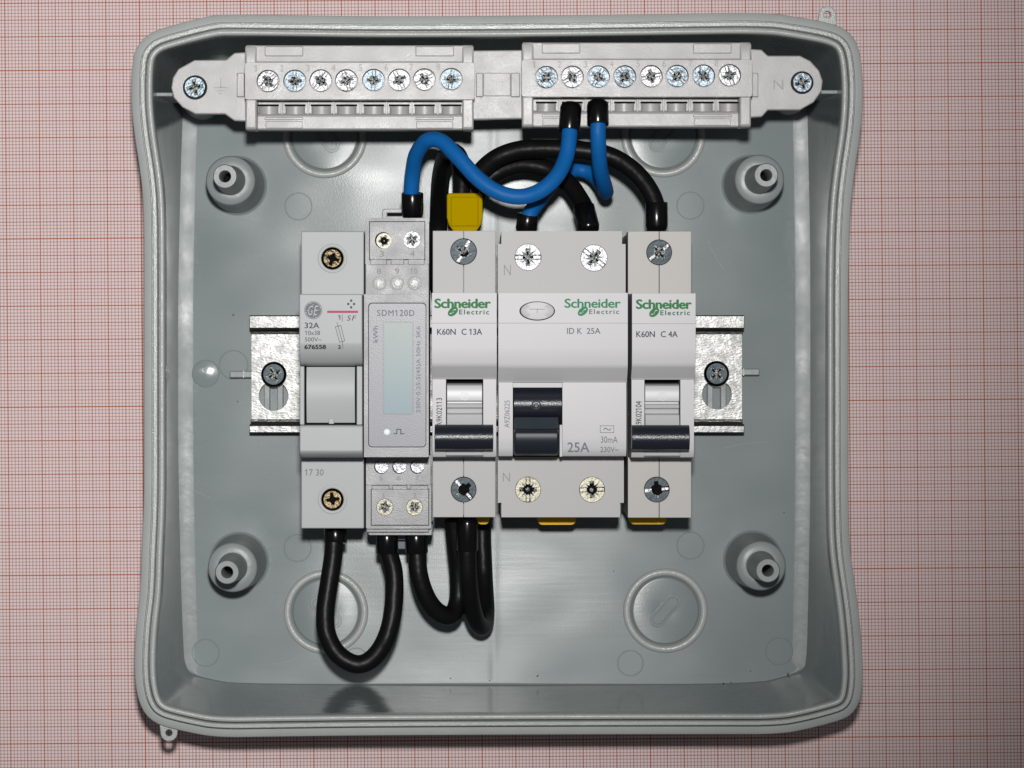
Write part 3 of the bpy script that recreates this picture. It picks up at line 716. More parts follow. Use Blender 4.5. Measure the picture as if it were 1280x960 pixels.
def breaker(label, group, sx0, sx1, nx0, nx1, seam_px, s_top, s_bot, dy, rating, rat_box, serial, ser_box, logo, win, han, mend, serial_m, clips):
    t = thing('circuit_breaker', label, 'circuit breaker', *P((sx0+sx1)/2, 468, 16), 15.5, group)
    xa, xb = PX(sx0, ZS), PX(sx1, ZS); na, nb = PX(nx0, ZN), PX(nx1, ZN)
    body_core(t, xa+0.1, xb-0.1, 290+dy, 645+dy, mend, 50.0)
    shoulder(t, xa, xb, 288.5+dy, 367+dy, [s_top], mend, seam=seam_px)
    shoulder(t, xa, xb, 571+dy, 646.5+dy, [s_bot], mend, seam=seam_px)
    for s_ in (s_top, s_bot): well(t, *s_, ZS, 2.4)
    screw(s_top[0], s_top[1], ZS-1.0, s_top[2]-0.8, 'slot_cross', M['dark_shaded_steel'], t, 62 if sx0 < 700 else 38, (3, -2), m2=M['bright'])  # one screw in two metals: head coloured as shaded, slot as lit
    screw(s_bot[0], s_bot[1], ZS-1.2, s_bot[2]-0.8, 'slot_cross', M['dark_shaded_steel'], t, -50 if sx0 < 700 else 5, (-2, 2), m2=M['bright'])
    b = MB(); b.profile_x(na, nb, [(y, z) for y, z in nose_profile(366+dy, 404+dy, 459+dy, 474+dy)]); b.build('nose', M['device'], t, bevel=0.22)
    w0, w1 = PX(win[0], ZT), PX(win[1], ZT)
    ca, cb = PX(nx0+0.8, ZT), PX(nx1-0.8, ZT)
    # the cheeks share the edge of the nose above
    for x0, x1 in ((na+0.12, w0), (w1, nb-0.12)):
        b = MB(); b.profile_x(x0, x1, cheek_profile(474+dy, 572+dy)); b.build('cheek', M['device'], t, bevel=0.15)
    b = MB(); b.profile_x(w0+0.002, w1-0.002, [(PY(532+dy, ZT), 50), (PY(532+dy, ZT), 73)]+[(PY(558+dy, ZT), ZT-0.4), (PY(569+dy, ZT), ZT-1.4), (PY(572+dy, ZT), ZT-3.2), (PY(572+dy, ZT), 50)]); b.build('lower_bay', M['device'], t, bevel=0.15)
    b = MB(); b.box(w0, w1, PY(532+dy, ZT), PY(474+dy, ZT), 50, 66); b.build('bay_floor', M['void'], t)
    # white toggle drum and its steps
    e0, e1 = w0+0.25, w1-0.25
    b = MB(); z = 73.0
    pr = [(PY(479+dy, z), 62), (PY(479+dy, z), 71.5), (PY(482+dy, z), 72.7), (PY(490+dy, z), 73.2), (PY(501+dy, z), 73.0), (PY(502+dy, z), 71.2), (PY(504.5+dy, z), 71.2), (PY(505+dy, z), 72.4), (PY(509+dy, z), 73.0), (PY(511+dy, z), 71.8), (PY(516+dy, z), 71.4), (PY(518+dy, z), 73.6), (PY(528+dy, z), 74.6), (PY(534+dy, z), 76), (PY(534+dy, z), 62)]
    b.profile_x(e0, e1, pr); tg = b.build('toggle', M['toggle_white'], t, bevel=0.12)
    cx, cy = P((win[0]+win[1])/2, 495+dy, 73.2); b = MB(); b.prism(circ(cx, cy, 1.25, 24), [circ(cx, cy, 1.0, 24)], 73.1, 73.34); b.prism(circ(cx, cy, 0.75, 20), [circ(cx, cy, 0.55, 20)], 73.1, 73.32); b.build('off_mark', M['toggle_white'], tg)
    # black handle bar
    hz = 86.0; yc = PY(546.5+dy, hz-3); b = MB()
    pr = arc_profile(yc, hz-3.6, 3.45, 200, -20, 14, [(yc+3.0, hz-7.0), (yc-3.0, hz-7.0)])
    b.profile_x(PX(han[0], hz-3), PX(han[1], hz-3), pr); b.build('handle', M['black'], t, bevel=0.3, ang=50)
    b = MB(); b.box(e0+0.4, e1-0.4, yc-2.0, yc+2.6, 66, hz-6.8); b.build('handle_stem', M['black_smooth'], t)
    swirl_logo(*logo, ZN, t, M['ink_green'], M['ink_green_dark'], 0.05)
    for s, bxx in zip(rating, rat_box): lettering(s, *bxx, ZN, M['ink_dark'], t, offset=0.012)
    lettering(serial, *ser_box, ZT+0.15, serial_m, t, rot=90, offset=0.004)
    for cxp, w in clips:
        z = 34; b = MB(); b.prism(rrect(PX(cxp-w/2, z), PX(cxp+w/2, z), PY(655.5, z), PY(636, z), 1.4), [], 26, z, bottom=True); b.build('rail_clip', M['orange'], t, bevel=0.3)
    return t
GB = 'single-pole circuit breakers'
breaker('single-pole breaker marked C 13A with black lever, between the meter and the wide switch', GB, 541, 619.3, 539.8, 621.0, 579.5, (579.5, 314.5, 16.5), (579.5, 612, 16.0), 0,
    ['K60N', 'C 13A'], [(546.5, 411, 569.5, 418.5), (577, 411, 602.5, 418.5)], 'A9K02113', (545.5, 497.5, 552.5, 533), (543.6, 373.5, 613.0, 394), (557.5, 604), (543.5, 616.5), M['device_end'], M['ink_dark'], [(566, 20), (604, 16)])
breaker('single-pole breaker marked C 4A with black lever, at the right end of the row', GB, 784.9, 864.0, 790.0, 869.6, 824, (824, 315.5, 16.0), (821, 612, 16.0), 0.6,
    ['K60N', 'C 4A'], [(795.5, 414, 818.5, 421.5), (826, 414, 847, 421.5)], 'A9K02104', (794.5, 501.5, 802, 536), (795.5, 374.5, 864, 395), (805.5, 850.5), (789.5, 861.5), M['device_end_b'], M['ink_black'], [(810, 46)])

# ---------------------------------------------------------------- residual current switch
rc = thing('residual_current_switch', 'wide two-pole switch marked 25A 30mA with oval test button and black toggle', 'residual current switch', *P(702, 468, 16), 15.5)
xa, xb = PX(622.2, ZS), PX(782, ZS); na, nb = PX(622.8, ZN), PX(784.8, ZN)
body_core(rc, xa+0.9, xb-1.1, 290, 645, M['device_end'], 50.0)
shoulder(rc, xa, xb, 289, 367, [(660, 321.5, 16.8), (742.5, 322.5, 16.8)], M['device_end'], notch=(1, 16, 4.6))
shoulder(rc, xa, xb-0.5, 571, 646.5, [(660, 612, 16.2), (740, 612, 16.2)], M['device_end'], notch=(-1, 18, 4.6))
for h in ((660, 321.5, 16.8), (742.5, 322.5, 16.8), (660, 612, 16.2), (740, 612, 16.2)): well(rc, *h, ZS, 2.0)
screw(660, 321.5, ZS-0.5, 16.2, 'pozi', M['bright'], rc, 0); screw(742.5, 322.5, ZS-0.5, 16.2, 'pozi', M['bright'], rc, -38)
screw(660, 612, ZS-0.7, 15.6, 'pozi', M['brass'], rc, 90, (1.5, 0)); screw(740, 612, ZS-0.7, 15.6, 'pozi', M['brass'], rc, 2, (-2, 1))
b = MB(); b.profile_x(na, nb, nose_profile(366, 404, 461, 478, zb=ZT)); b.build('nose', M['device'], rc, bevel=0.22)
w0, w1 = PX(641, ZT), PX(703, ZT)
for x0, x1 in ((na+0.12, w0), (w1, nb-0.15)):
    b = MB(); b.profile_x(x0, x1, cheek_profile(478, 571)); b.build('cheek', M['device'], rc, bevel=0.15)
b = MB(); b.box(w0, w1, PY(571, ZT), PY(478, ZT), 50, 66); b.build('bay_floor', M['void'], rc)
b = MB(); b.box(w0, w1, PY(484.6, 73), PY(475, 73), 66, 73.2); b.build('bay_ledge', M['device'], rc, bevel=0.15)
b = MB(); b.box(PX(699.5, 74), w1, PY(571, 74), PY(531, 74), 66, 74.0); b.build('bay_ledge', M['device'], rc, bevel=0.15)
b = MB(); z = 73
b.profile_x(w0+0.25, w1-0.1, [(PY(485, z), 60)]+[(PY(485+36*k/8, z), 70.6+3.0*math.sin(math.pi*(0.08+0.75*k/8))) for k in range(9)]+[(PY(530, z), 68), (PY(530, z), 60)])
dr = b.build('toggle_drum', M['black'], rc, bevel=0.15, ang=50)
cx, cy = P(670.3, 507, 73.7); b = MB(); b.lathe(cx, cy, [(1.4, 73.3), (1.35, 73.75), (1.1, 73.8), (1.0, 73.55), (0.75, 73.5), (0.5, 73.75), (0.05, 73.75)], 28, False, True); b.build('off_mark', M['black_smooth'], dr)
b = MB(); z = 76
b.profile_x(w0+0.35, PX(698, z), [(PY(521.5, z), 62), (PY(521.5, z), 74.2), (PY(522.5, z), 74.8), (PY(530, z), 77), (PY(535.5, z), 79.5), (PY(536, z), 62)]); b.build('toggle_step', M['toggle_grey'], rc, bevel=0.12)
b = MB(); z = 82
b.profile_x(PX(642.5, z), PX(698.6, z), [(PY(536, z), 62), (PY(536.3, z), 81.3), (PY(539, z), 82.6), (PY(550, z), 83.0), (PY(562, z), 81.8), (PY(568, z), 79.5), (PY(570, z), 76), (PY(570, z), 62)]); b.build('toggle_handle', M['black_smooth'], rc, bevel=0.6, seg=3, ang=50)
b = MB(); b.lathe(0, 0, [(1, 0), (1, 1)], 4)  # oval test button
cx, cy = P(671.5, 388.7, ZN); kk = (D-ZN)/F; rx, ry = 20.8*kk, 11.2*kk; b = MB(); n = 48; vs = []; fs = []
pr = [(1.0, ZN-0.3), (1.0, ZN+2.9), (0.985, ZN+3.1), (0.95, ZN+3.2), (0.5, ZN+3.28), (0.001, ZN+3.3)]
for s_, z in pr: vs += [(cx+rx*s_*math.cos(2*math.pi*k/n), cy+ry*s_*math.sin(2*math.pi*k/n), z) for k in range(n)]
for i in range(len(pr)-1):
    for k in range(n): fs.append((i*n+k, i*n+(k+1) % n, (i+1)*n+(k+1) % n, (i+1)*n+k))
b.add(vs, fs); tb = b.build('test_button', M['device'], rc, ang=40)
def ellipse(f): return [(cx+rx*f*math.cos(2*math.pi*k/48), cy+ry*f*math.sin(2*math.pi*k/48)) for k in range(48)]
b = MB(); b.prism(ellipse(1.07), [ellipse(0.99)], ZN-0.2, ZN+0.03); b.build('button_gap', M['void'], rc)
b = MB(); z = ZN+3.34
stroke(b, pp([(662, 386.5), (681, 386.5)], z), 0.16, z); stroke(b, pp([(671.5, 386.5), (671.5, 391)], z), 0.16, z); b.build('test_mark', M['ink_faint'], tb)
swirl_logo(706, 373.5, 775.5, 393.5, ZN, rc, M['ink_green_pale'], M['ink_grey'], 0.03)
lettering('ID K', 709, 410, 727.5, 417.3, ZN, M['ink_grey'], rc, offset=0.01); lettering('25A', 733.5, 410, 750.5, 417.3, ZN, M['ink_grey'], rc, offset=0.01)
lettering('25A', 709.5, 553, 736.5, 565, ZT+0.15, M['ink_grey'], rc, offset=0.012)
lettering('30mA', 751, 545.5, 772, 553.5, ZT+0.15, M['ink_grey'], rc); lettering('230V~', 750.5, 558.5, 773, 565, ZT+0.15, M['ink_grey'], rc)
b = MB(); z = ZT+0.2; stroke(b, pp([(750.3, 532.2), (767.3, 532.2), (767.3, 540.7), (750.3, 540.7)], z), 0.14, z, True)
stroke(b, pp([(754.5, 537.2), (756, 535.3), (758, 535.6), (760, 537.4), (762, 537.6), (763.6, 535.8)], z), 0.2, z); b.build('symbol', M['ink_grey'], rc)
lettering('A9Z06225', 630.5, 500.5, 637, 534.5, ZT+0.15, M['ink_grey'], rc, rot=90)
lettering('N', 630, 331, 638.5, 344, ZS, M['ink_faint'], rc, offset=-0.012); lettering('N', 628.5, 591, 637.5, 602, ZS, M['ink_faint'], rc, offset=-0.012)
z = 34; b = MB(); b.prism(rrect(PX(672, z), PX(720, z), PY(656, z), PY(636, z), 1.4), [], 26, z, bottom=True); b.build('rail_clip', M['orange'], rc, bevel=0.3)

# ---------------------------------------------------------------- fuse holder
fh = thing('fuse_holder', 'grey fuse holder marked 32A with a closed flap, at the row\'s left end', 'fuse holder', *P(416, 474, 16), 15.5)
xa, xb = PX(376.5, ZS), PX(455.0, ZS); na, nb = PX(374, ZN), PX(453, ZN)
body_core(fh, xa+0.1, xb-0.1, 291, 659, M['fuse'], 50)
shoulder(fh, xa, xb, 289, 369, [(415.5, 323, 14.0)], M['fuse']); shoulder(fh, xa, xb, 571, 660.5, [(415.5, 624.5, 14.0)], M['fuse'])
for yy in (323, 624.5):
    x, y = P(415.5, yy, ZS); b = MB(); b.lathe(x, y, [(4.15, ZS-0.1), (4.1, ZS+0.12), (3.75, ZS+0.2), (3.2, ZS+0.1), (3.1, ZS-2.0)], 40, False, False); b.build('well_collar', M['fuse'], fh, ang=50)
    well(fh, 415.5, yy, 14, ZS, 2.6)
screw(415.5, 323, ZS-1.6, 13.6, 'phillips', M['brass_dark'], fh, -18, (4, 3)); screw(415.5, 624.5, ZS-1.6, 13.6, 'phillips', M['brass_dark'], fh, 8, (-4, 2))
b = MB(); b.profile_x(na, nb, [(PY(367.5, ZN), 50), (PY(367.5, ZN), ZN), (PY(428, ZN), ZN), (PY(436, ZN), ZN-0.35), (PY(444, ZN), ZN-1.4), (PY(452, ZN), ZN-3.2), (PY(457.5, ZN), ZN-5.4), (PY(458.5, ZN), 50)]); b.build('flap_top', M['fuse'], fh, bevel=0.3, ang=50)
zc = 72.5
for x0, x1 in ((374.8, 380.5), (445.8, 453)):
    b = MB(); b.box(PX(x0, zc), PX(x1, zc), PY(531, zc), PY(456, zc), 50, zc); b.build('cheek', M['fuse'], fh, bevel=0.2)
b = MB(); b.box(PX(380, zc), PX(446, zc), PY(532, zc), PY(456, zc), 50, 66); b.build('gap_floor', M['void'], fh)
b = MB(); pr = [(PY(458.7, zc), 60)]+[(PY(458.7+(528.5-458.7)*k/10, 74), 72.2+2.2*math.sin(math.pi*(0.15+0.8*k/10))) for k in range(11)]+[(PY(529.5, zc), 70), (PY(529.5, zc), 60)]
b.profile_x(PX(383.3, 73), PX(443.7, 73), pr); fl_ = b.build('pull_flap', M['fuse_carrier'], fh, bevel=0.2, ang=50)
b = MB(); z = 74; b.box(PX(411, z), PX(417.5, z), PY(530, z), PY(523, z), 71, 74.0); b.build('latch', M['fuse'], fl_, bevel=0.15)
b = MB(); b.profile_x(na, nb, [(PY(531.5, 77), 50), (PY(531.5, 77), 76.6), (PY(533, 77), 77), (PY(564, 77), 77), (PY(569, 77), 75.8), (PY(572.5, 77), 72.5), (PY(572.8, 77), 50)]); b.build('lower_nose', M['fuse'], fh, bevel=0.3, ang=50)
# print: roundel, red rule, ratings, fuse symbol
cx, cy = P(391.5, 387.8, ZN); k = (D-ZN)/F; b = MB()
b.prism(circ(cx, cy, 11.2*k, 40), [circ(cx, cy, 10.5*k, 40)], ZN+0.01, ZN+0.04)
b.prism(circ(cx, cy, 9.9*k, 40), [], ZN+0.01, ZN+0.035)
b.build('maker_roundel', M['ink_grey'], fh)
b = MB()
for q in range(4):
    a0 = R(20+90*q); l = [(cx+(9.3-2.0*(u/8)**2)*k*math.cos(a0+R(72)*u/8), cy+(9.3-2.0*(u/8)**2)*k*math.sin(a0+R(72)*u/8)) for u in range(9)]; stroke(b, l, 0.22, ZN+0.06)
b.build('maker_roundel', M['fuse'], fh)
lettering('G', 385.2, 382, 391.5, 394, ZN, M['fuse'], fh, shear=0.3, name='maker_roundel', lift=0.07); lettering('E', 391.8, 382, 398.2, 394, ZN, M['fuse'], fh, shear=0.3, name='maker_roundel', lift=0.07)
b = MB(); b.box(PX(409, ZN), PX(447.5, ZN), PY(391.2, ZN), PY(388.4, ZN), ZN+0.01, ZN+0.04); b.build('red_rule', M['ink_red'], fh)
b = MB()
for dx, dy in ((0, -4.2), (0, 4.2), (-3.6, 0), (3.6, 0)):
    x, y = P(439+dx, 380+dy, ZN); b.box(x-0.28, x+0.28, y-0.3, y+0.3, ZN+0.01, ZN+0.04)
b.build('symbol', M['ink_dark'], fh)
lettering('32A', 381, 403.3, 399, 410.3, ZN, M['ink_dark'], fh, offset=0.012); lettering('10x38', 381.2, 413.3, 400, 418.8, ZN, M['ink_dark'], fh)
lettering('500V~', 381, 421.7, 402.2, 427, ZN, M['ink_dark'], fh); lettering('676558', 380.8, 431, 407.3, 436.2, ZN-0.2, M['ink_black'], fh, offset=0.03, lift=0.25)
lettering('SF', 433.5, 394.3, 445.5, 400.8, ZN, M['ink_dark'], fh, shear=0.2, spacing=1.15); lettering('1', 422.3, 394, 425.4, 399.5, ZN, M['ink_dark'], fh); lettering('2', 422.8, 431.5, 426, 435.8, ZN-0.2, M['ink_black'], fh, offset=0.02, lift=0.25)
b = MB(); z = ZN+0.05
stroke(b, pp([(427.8, 393.5), (427.8, 402)], z), 0.13, z); stroke(b, pp([(428.2, 427.5), (428.6, 435.5)], ZN), 0.13, z)
stroke(b, pp([(419.2, 408.6), (426, 406.8), (430.8, 426), (424.5, 427.8)], z), 0.13, z, True); stroke(b, pp([(421.3, 403), (427.8, 427)], z), 0.13, z)
b.build('symbol', M['ink_dark'], fh)
lettering('17 30', 381, 586.5, 404.5, 594.5, ZS, M['ink_grey'], fh)

# ---------------------------------------------------------------- energy meter
em = thing('energy_meter', 'narrow grey energy meter marked kWh with a blank greenish display', 'energy meter', *P(497, 470, 16), 15.5)
b = MB(); b.box(PX(457.2, ZS), PX(536.0, ZS), PY(666.5, 54.5), PY(274, 54.5), 16, 50); b.build('housing', M['meter'], em, bevel=0.3)
z = 52.8
b = MB(); b.prism(rrect(PX(456.5, z), PX(536.3, z), PY(332, z), PY(272.5, z), 0.6), [], 46, z); b.build('terminal_frame', M['meter'], em, bevel=0.3)
b = MB(); b.prism(rect(PX(456.8, 54.5), PX(536.3, 54.5), PY(370, 54.5), PY(330, 54.5)), [], 46, 54.5); b.build('strip', M['meter'], em, bevel=0.15)
b = MB(); b.prism(rrect(PX(457.5, z), PX(539.0, z), PY(661, z), PY(604.5, z), 0.5), [], 46, z); b.build('terminal_frame', M['meter'], em, bevel=0.3)
b = MB(); b.prism(rect(PX(460, 48), PX(541, 48), PY(669, 48), PY(655, 48)), [], 30, 48); b.build('skirt', M['meter'], em, bevel=0.4)
sh = [(476.5, 583.5, 8.8), (499.2, 583.5, 8.8), (521.5, 583.5, 8.8)]
shoulder(em, PX(457.5, 54.5), PX(538.3, 54.5), 569, 606, sh, M['meter'], z=54.5, zlo=46, name='strip')
k = (D-ZS)/F
t1 = [(479, 300.5, 10.4), (515, 299.8, 11)]; t2 = [(481, 634, 10.6), (518, 634, 10.6)]
def hl(l, z): return [circ(PX(x, z), PY(y, z), r*(D-z)/F, 28) for x, y, r in l]
b = MB(); b.prism(rect(PX(462.3, ZS), PX(530.6, ZS), PY(324, ZS), PY(277.5, ZS)), hl(t1, ZS), 53.4, ZS); b.build('terminal_cover', M['meter'], em)
b = MB(); b.prism(rect(PX(464.5, ZS), PX(535.5, ZS), PY(656, ZS), PY(612, ZS)), hl(t2, ZS), 53.4, ZS); b.build('terminal_cover', M['meter'], em)
for x0, x1 in ((463, 483.5), (488.5, 505), (510, 530.5)):
    b = MB(); b.prism(rect(PX(x0, 55), PX(x1, 55), PY(330.8, 55), PY(324.4, 55)), [], 51.5, 55.4); b.build('tab', M['meter'], em, bevel=0.15)
for x0, x1 in ((465, 486.5), (490.5, 509), (513, 535)):
    b = MB(); b.prism(rect(PX(x0, 55), PX(x1, 55), PY(611.7, 55), PY(607, 55)), [], 51.5, 55.4); b.build('tab', M['meter'], em, bevel=0.15)
for x0, y0, x1, y1 in ((488, 283.3, 505, 287.6), (491.5, 648, 508, 652.2)):
    b = MB(); b.prism(rrect(PX(x0, ZS), PX(x1, ZS), PY(y1, ZS), PY(y0, ZS), 0.42), [rrect(PX(x0+1.5, ZS), PX(x1-1.5, ZS), PY(y1-1.3, ZS), PY(y0+1.3, ZS), 0.12, 2)], 55.8, ZS+0.25); b.build('test_slot', M['meter'], em)
for q in ((461.4, 276.6, 531.5, 325), (463.6, 611, 536.4, 656.9)):
    b = MB(); b.prism(prect(*q, 53.2), [], 52.0, 53.2); b.build('cover_gap', M['void'], em)
for h in t1+t2: well(em, *h, ZS, 2.3)
for h in sh: well(em, *h, 54.5, 1.6)
screw(480, 301, ZS-1.5, 9.8, 'lobed', M['brass'], em, 10); screw(515, 299.8, ZS-1.3, 10.8, 'lobed', M['bright'], em, 40)
screw(481, 634, ZS-1.3, 10.2, 'lobed', M['brass'], em, 20); screw(518, 634, ZS-1.3, 10.2, 'lobed', M['brass'], em, 55)
for (x, y, r), a in zip(sh, (12, 50, -35)): screw(x+0.6, y-0.4, 54.5-0.6, r-0.7, 'slot', M['bright'], em, a)
for x in (474, 496, 518): 
    b = MB(); cx, cy = P(x, 354, 54.5); b.lathe(cx, cy, [(8.8*0.225, 54.4), (8.6*0.225, 54.7), (7.8*0.225, 54.8), (0.02, 54.7)], 32, False, True); b.build('plug', M['dot'], em, ang=50)
lettering('8', 471, 335.5, 476.5, 342.5, 54.5, M['ink_faint'], em); lettering('9', 493.5, 335.5, 499, 342.5, 54.5, M['ink_faint'], em); lettering('10', 513, 335.3, 521.5, 342.5, 54.5, M['ink_faint'], em)
lettering('3', 474, 313.5, 480, 321, ZS, M['ink_faint'], em); lettering('4', 512, 313.5, 518.5, 321, ZS, M['ink_faint'], em); lettering('1', 477, 616.5, 480, 622, ZS, M['ink_faint'], em); lettering('2', 516, 616.5, 521, 622, ZS, M['ink_faint'], em)
for s, x in (('5', 473.5), ('6', 496), ('7', 519)): lettering(s, x, 594.5, x+5, 600.5, 54.5, M['ink_faint'], em)
# nose with sunk face film
n0, n1 = PX(454.8, ZN), PX(536, ZN); plate = rrect(PX(460.3, ZN), PX(532.8, ZN), PY(559, ZN), PY(378.5, ZN), 1.1)
b = MB(); b.prism(rrect(n0, n1, PY(571.5, ZN), PY(367.5, ZN), 0.25, 2), [plate], 52.1, ZN); b.build('nose', M['meter'], em, bevel=0.25)
b = MB(); zp = ZN-0.35; b.prism(rrect(PX(460.9, ZN), PX(532.2, ZN), PY(558.4, ZN), PY(379.2, ZN), 1.0), [], 78, zp); fp = b.build('face_film', M['plate'], em, bevel=0.12)
b = MB(); b.prism(rrect(PX(479.5, ZN), PX(516, ZN), PY(517.3, ZN), PY(403, ZN), 0.2, 2), [], zp-0.5, zp+0.05); b.build('display', M['lcd'], fp)
b = MB(); b.prism(rrect(PX(478.7, ZN), PX(516.8, ZN), PY(518.1, ZN), PY(402.2, ZN), 0.3, 2), [rrect(PX(479.9, ZN), PX(515.6, ZN), PY(516.9, ZN), PY(403.4, ZN), 0.2, 2)], zp, zp+0.12); b.build('display_bezel', M['plate'], fp, bevel=0.04)
lettering('SDM120D', 471.5, 387.5, 518, 395, zp, M['ink_grey'], fp, offset=0.008, spacing=1.15)
lettering('kWh', 466.5, 407.5, 472.3, 428, zp, M['ink_grey'], fp, rot=90, offset=0.008); lettering('230V 0.25-5(45)A 50Hz 3K6', 520.3, 408, 527, 516, zp, M['ink_grey'], fp, rot=90, offset=0.0)
cx, cy = P(483.7, 540, zp); b = MB(); b.lathe(cx, cy, [(0.85, zp-0.2), (0.85, zp+0.12), (0.6, zp+0.3), (0.02, zp+0.35)], 24, False, True); b.build('indicator', M['led'], fp, ang=50)
b = MB(); z = zp+0.05; stroke(b, pp([(492.3, 542.2), (496, 542.2), (496, 536.6), (501, 536.6), (501, 542.2), (504.8, 542.2)], z), 0.22, z); b.build('symbol', M['ink_dark'], fp)
# rail latch showing above and below
z = 44; b = MB(); o_ = [(477.5, 276), (477.5, 263), (480.5, 261), (514, 261), (514, 276)]; b.prism(pp(o_, z), [prect(483.8, 266.3, 512, 270, z)], 40, z, bottom=True); b.build('rail_latch', M['meter'], em, bevel=0.2)
b = MB(); b.box(PX(484, 43), PX(512, 43), PY(271, 43), PY(265, 43), 38, 40.5); b.build('latch_gap', M['void'], em)
z = 30; b = MB(); b.box(PX(484, z), PX(520, z), PY(675, z), PY(655, z), 26, z); b.build('rail_latch', M['meter'], em, bevel=0.3)
b = MB(); b.box(PX(488, 27), PX(516, 27), PY(687, 27), PY(676, 27), 24, 27); b.build('latch_tongue', M['toggle_grey'], em, bevel=0.3)

# ================================================================== CABLES
GW = 'short linking wires between the modules'
def cable(label, pts, r, m, collars, cat='wire', n=20):
    """pts: (px, py, z) at the cable's own height; collars: (px0,py0,z0, px1,py1,z1, radius px)"""
    p0 = P(pts[0][0], pts[0][1], pts[0][2])
    t = thing('wire', label, cat, p0[0], p0[1], pts[0][2], GW)
    b = MB(); b.tube([(*P(x, y, z), z) for x, y, z in pts], r, n, 10); b.build('insulation', m, t, ang=80)
    for c in collars:
        a = Vector((*P(c[0], c[1], c[2]), c[2])); e = Vector((*P(c[3], c[4], c[5]), c[5])); rr = c[6]*(D-c[2])/F
        b = MB()
        L_ = (e-a); b.tube([a, a+L_*0.02, a+L_*0.80, a+L_*0.93, e], rr, 32, 1, radii=[rr*0.97, rr, rr, rr*0.90, rr*0.68])
        b.build('collar', M['collar'], t, ang=50)
    return t
cable('blue wire looping from the top of the energy meter to the right terminal block',
    [(515,262,46),(514,240,47),(516,215,50),(521,192,55),(534,176,60),(552,177,63),(572,196,66),(596,222,68),(622,240,69),(650,246,69),(676,238,68),(696,220,66),(707,198,63),(711,178,61.5),(712.5,155,60),(713,140,59)],
    2.2, M['wire_blue'], [(515.5,241.5,47.5,515.5,272.5,46,13.8),(711.5,163.5,60.3,714,129,58.5,13.6)])
cable('blue wire from the right terminal block turning sharply back to the wide switch',
    [(748,142,59),(747.5,165,59.5),(748.5,190,57),(751,215,51),(756,233,43),(757,240,34),(748,226,26),(735,215,23),(718,212,23),(700,220,26),(686,236,34),(673,252,42),(663,266,46),(658,282,46)],
    2.2, M['wire_blue'], [(747.5,155.5,60,747,126,58.5,13.6),(660.5,268,46,657,291,45,13.4)])
BK = 2.65
cable('black wire arching over to the top of the right-hand breaker, outer of two arcs',
    [(588,262,37),(588,240,37),(600,216,38),(622,197,40),(652,187,41),(690,186,42),(728,188,43),(762,195,43),(789,211,44),(808,232,45),(819,255,46),(821,282,46)],
    BK, M['wire_black'], [(820.5,253,46,821,289,46,14)])
cable('black wire arching to the right pole of the wide switch, inner of two arcs',
    [(592,264,30),(596,244,30),(612,222,30),(636,209,31),(662,206,32),(690,214,33),(711,230,36),(724,248,39),(732,264,42),(737,286,44)],
    BK, M['wire_black'], [(729.5,259,41,737.5,290,45,13.6)])
cable('black wire running under the left breaker, rising beside and looping into the yellow ferrule',
    [(584,660,44),(584,690,44),(585,725,42),(589,757,37),(596,778,30),(604,783,22),(607,765,14),(605,725,8),(603,680,5.8),(601,640,5.8),(585,560,5.8),(562,460,5.8),(549,360,5.8),(547,310,5.8),(548,280,6.5),(549,250,12),(551,222,20),(556,200,28),(565,190,34),(574,198,37),(577,220,38),(577,252,39)],
    BK, M['wire_black'], [(584,688,44,584,645,45,13.6)])
t = thing('ferrule', 'yellow twin ferrule with black wires entering the top of the left breaker', 'ferrule', *P(581, 265, 36), 34)
z = 42.5
b = MB(); b.box(PX(563.5, z), PX(598, z), PY(283, z), PY(246, z), 42, 43.0); b.build('sleeve_face', M['yellow'], t, bevel=0.45, seg=3)
b = MB(); b.prism([P(x, y, z) for x, y in ((558.5,243),(561,241.3),(600,241.3),(603,243),(603.5,272),(601,281),(596,288),(596,296),(566,296),(566,288),(561,281),(558.5,272))], [], 35.5, z, bottom=True); b.build('sleeve', M['yellow'], t, bevel=1.6, seg=4)
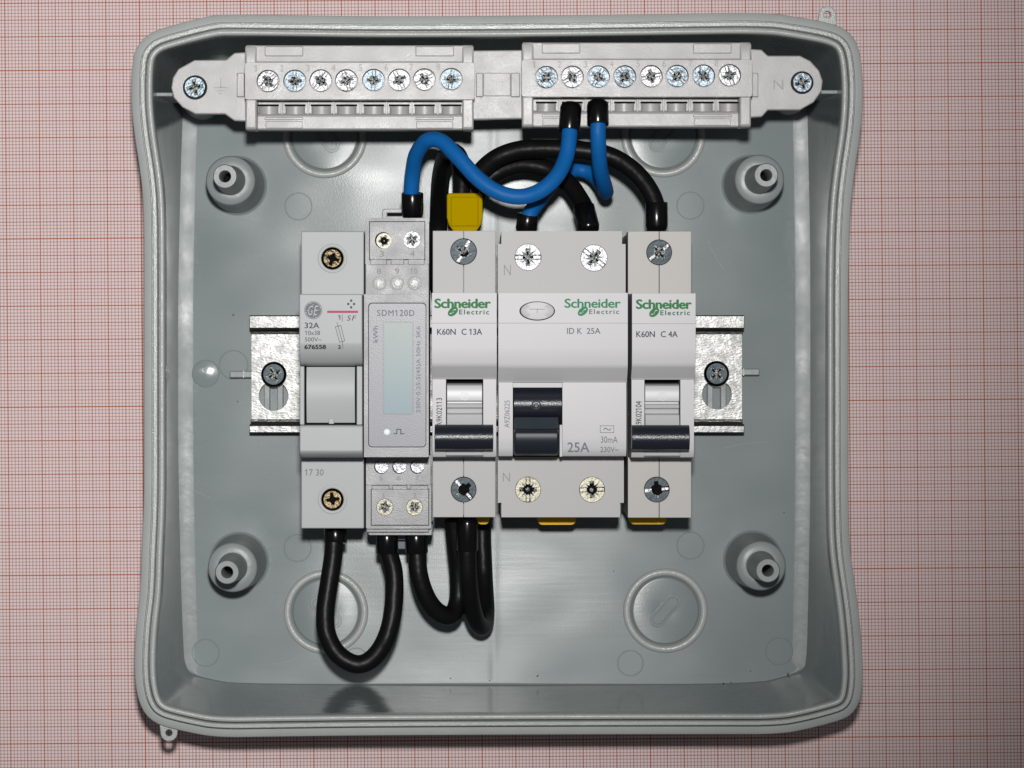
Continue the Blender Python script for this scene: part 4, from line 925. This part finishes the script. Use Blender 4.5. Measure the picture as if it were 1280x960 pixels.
cable('black U-shaped wire joining the bottom of the fuse holder to the meter',
    [(418,655,42),(417,690,43),(412,725,44),(407,760,45),(408,790,46),(420,815,46),(440,829,46),(458,828,46),(475,812,46),(487,785,46),(492.5,750,45),(492,715,44),(486,690,43),(484,665,42)],
    BK, M['wire_black'], [(419.5,679,43,419,655,42,14.2),(484,691,43.5,483.5,664,44,14.0)])
cable('black wire curving from the meter\'s right terminal to the left breaker\'s underside',
    [(521,665,42),(521.5,690,43),(523,715,43),(530,740,42),(541,759,40),(555,769,38),(566,767,36),(573,748,34),(573,715,34),(570,685,36),(567,650,38)],
    BK, M['wire_black'], [(521,691,43.5,520,664,44,14.0)])

M['scuff'] = mat('scuffed_plastic', (0.27, 0.30, 0.30), 0.5, spec=0.2)
sb = MB()
for (x0, y0, x1, y1, bend) in ((560,742,588,790,3),(575,752,612,812,-4),(800,236,838,228,4),(520,206,537,232,2),(884,300,905,338,-2),(500,700,545,688,1),(690,700,742,694,2),(720,715,770,704,-2),(655,770,700,778,3),(236,610,262,622,1),(905,560,960,552,-2),(340,830,372,822,2),(668,232,684,252,1)):
    l = []
    for q in range(6):
        t_ = q/5; l.append(P(x0+(x1-x0)*t_+bend*math.sin(math.pi*t_), y0+(y1-y0)*t_+bend*0.6*math.sin(math.pi*t_), 3.0))
    stroke(sb, l, 0.07, 3.012)
sb.build('scuff_marks', M['scuff'], bx)
# loose bits on the moulding: dust specks and swarf
sp = MB()
for px_, py_, s_ in ((672, 845, 1.0), (905, 855, 1.4), (985, 843, 1.3), (947, 855, 0.8), (723, 856, 0.8), (761, 856, 0.7), (787, 857, 0.7), (938, 839, 0.6), (767, 714, 0.6), (980, 641, 0.7), (297, 502, 0.7), (612, 851, 0.8), (563, 848, 0.8)):
    x, y = P(px_, py_, 3.3); a = random.random()*3
    sp.add([(x+0.25*s_*math.cos(a+q*1.57)*(1.8 if q % 2 else 0.7), y+0.25*s_*math.sin(a+q*1.57)*(1.8 if q % 2 else 0.7), 3.1+0.15*(q % 2)) for q in range(4)]+[(x, y, 3.6)], [(0,1,4),(1,2,4),(2,3,4),(3,0,4)])
o = sp.build('dust_specks', M['void'], None); o['kind'] = 'stuff'; o['label'] = 'tiny dark specks of dust on the floor of the box'
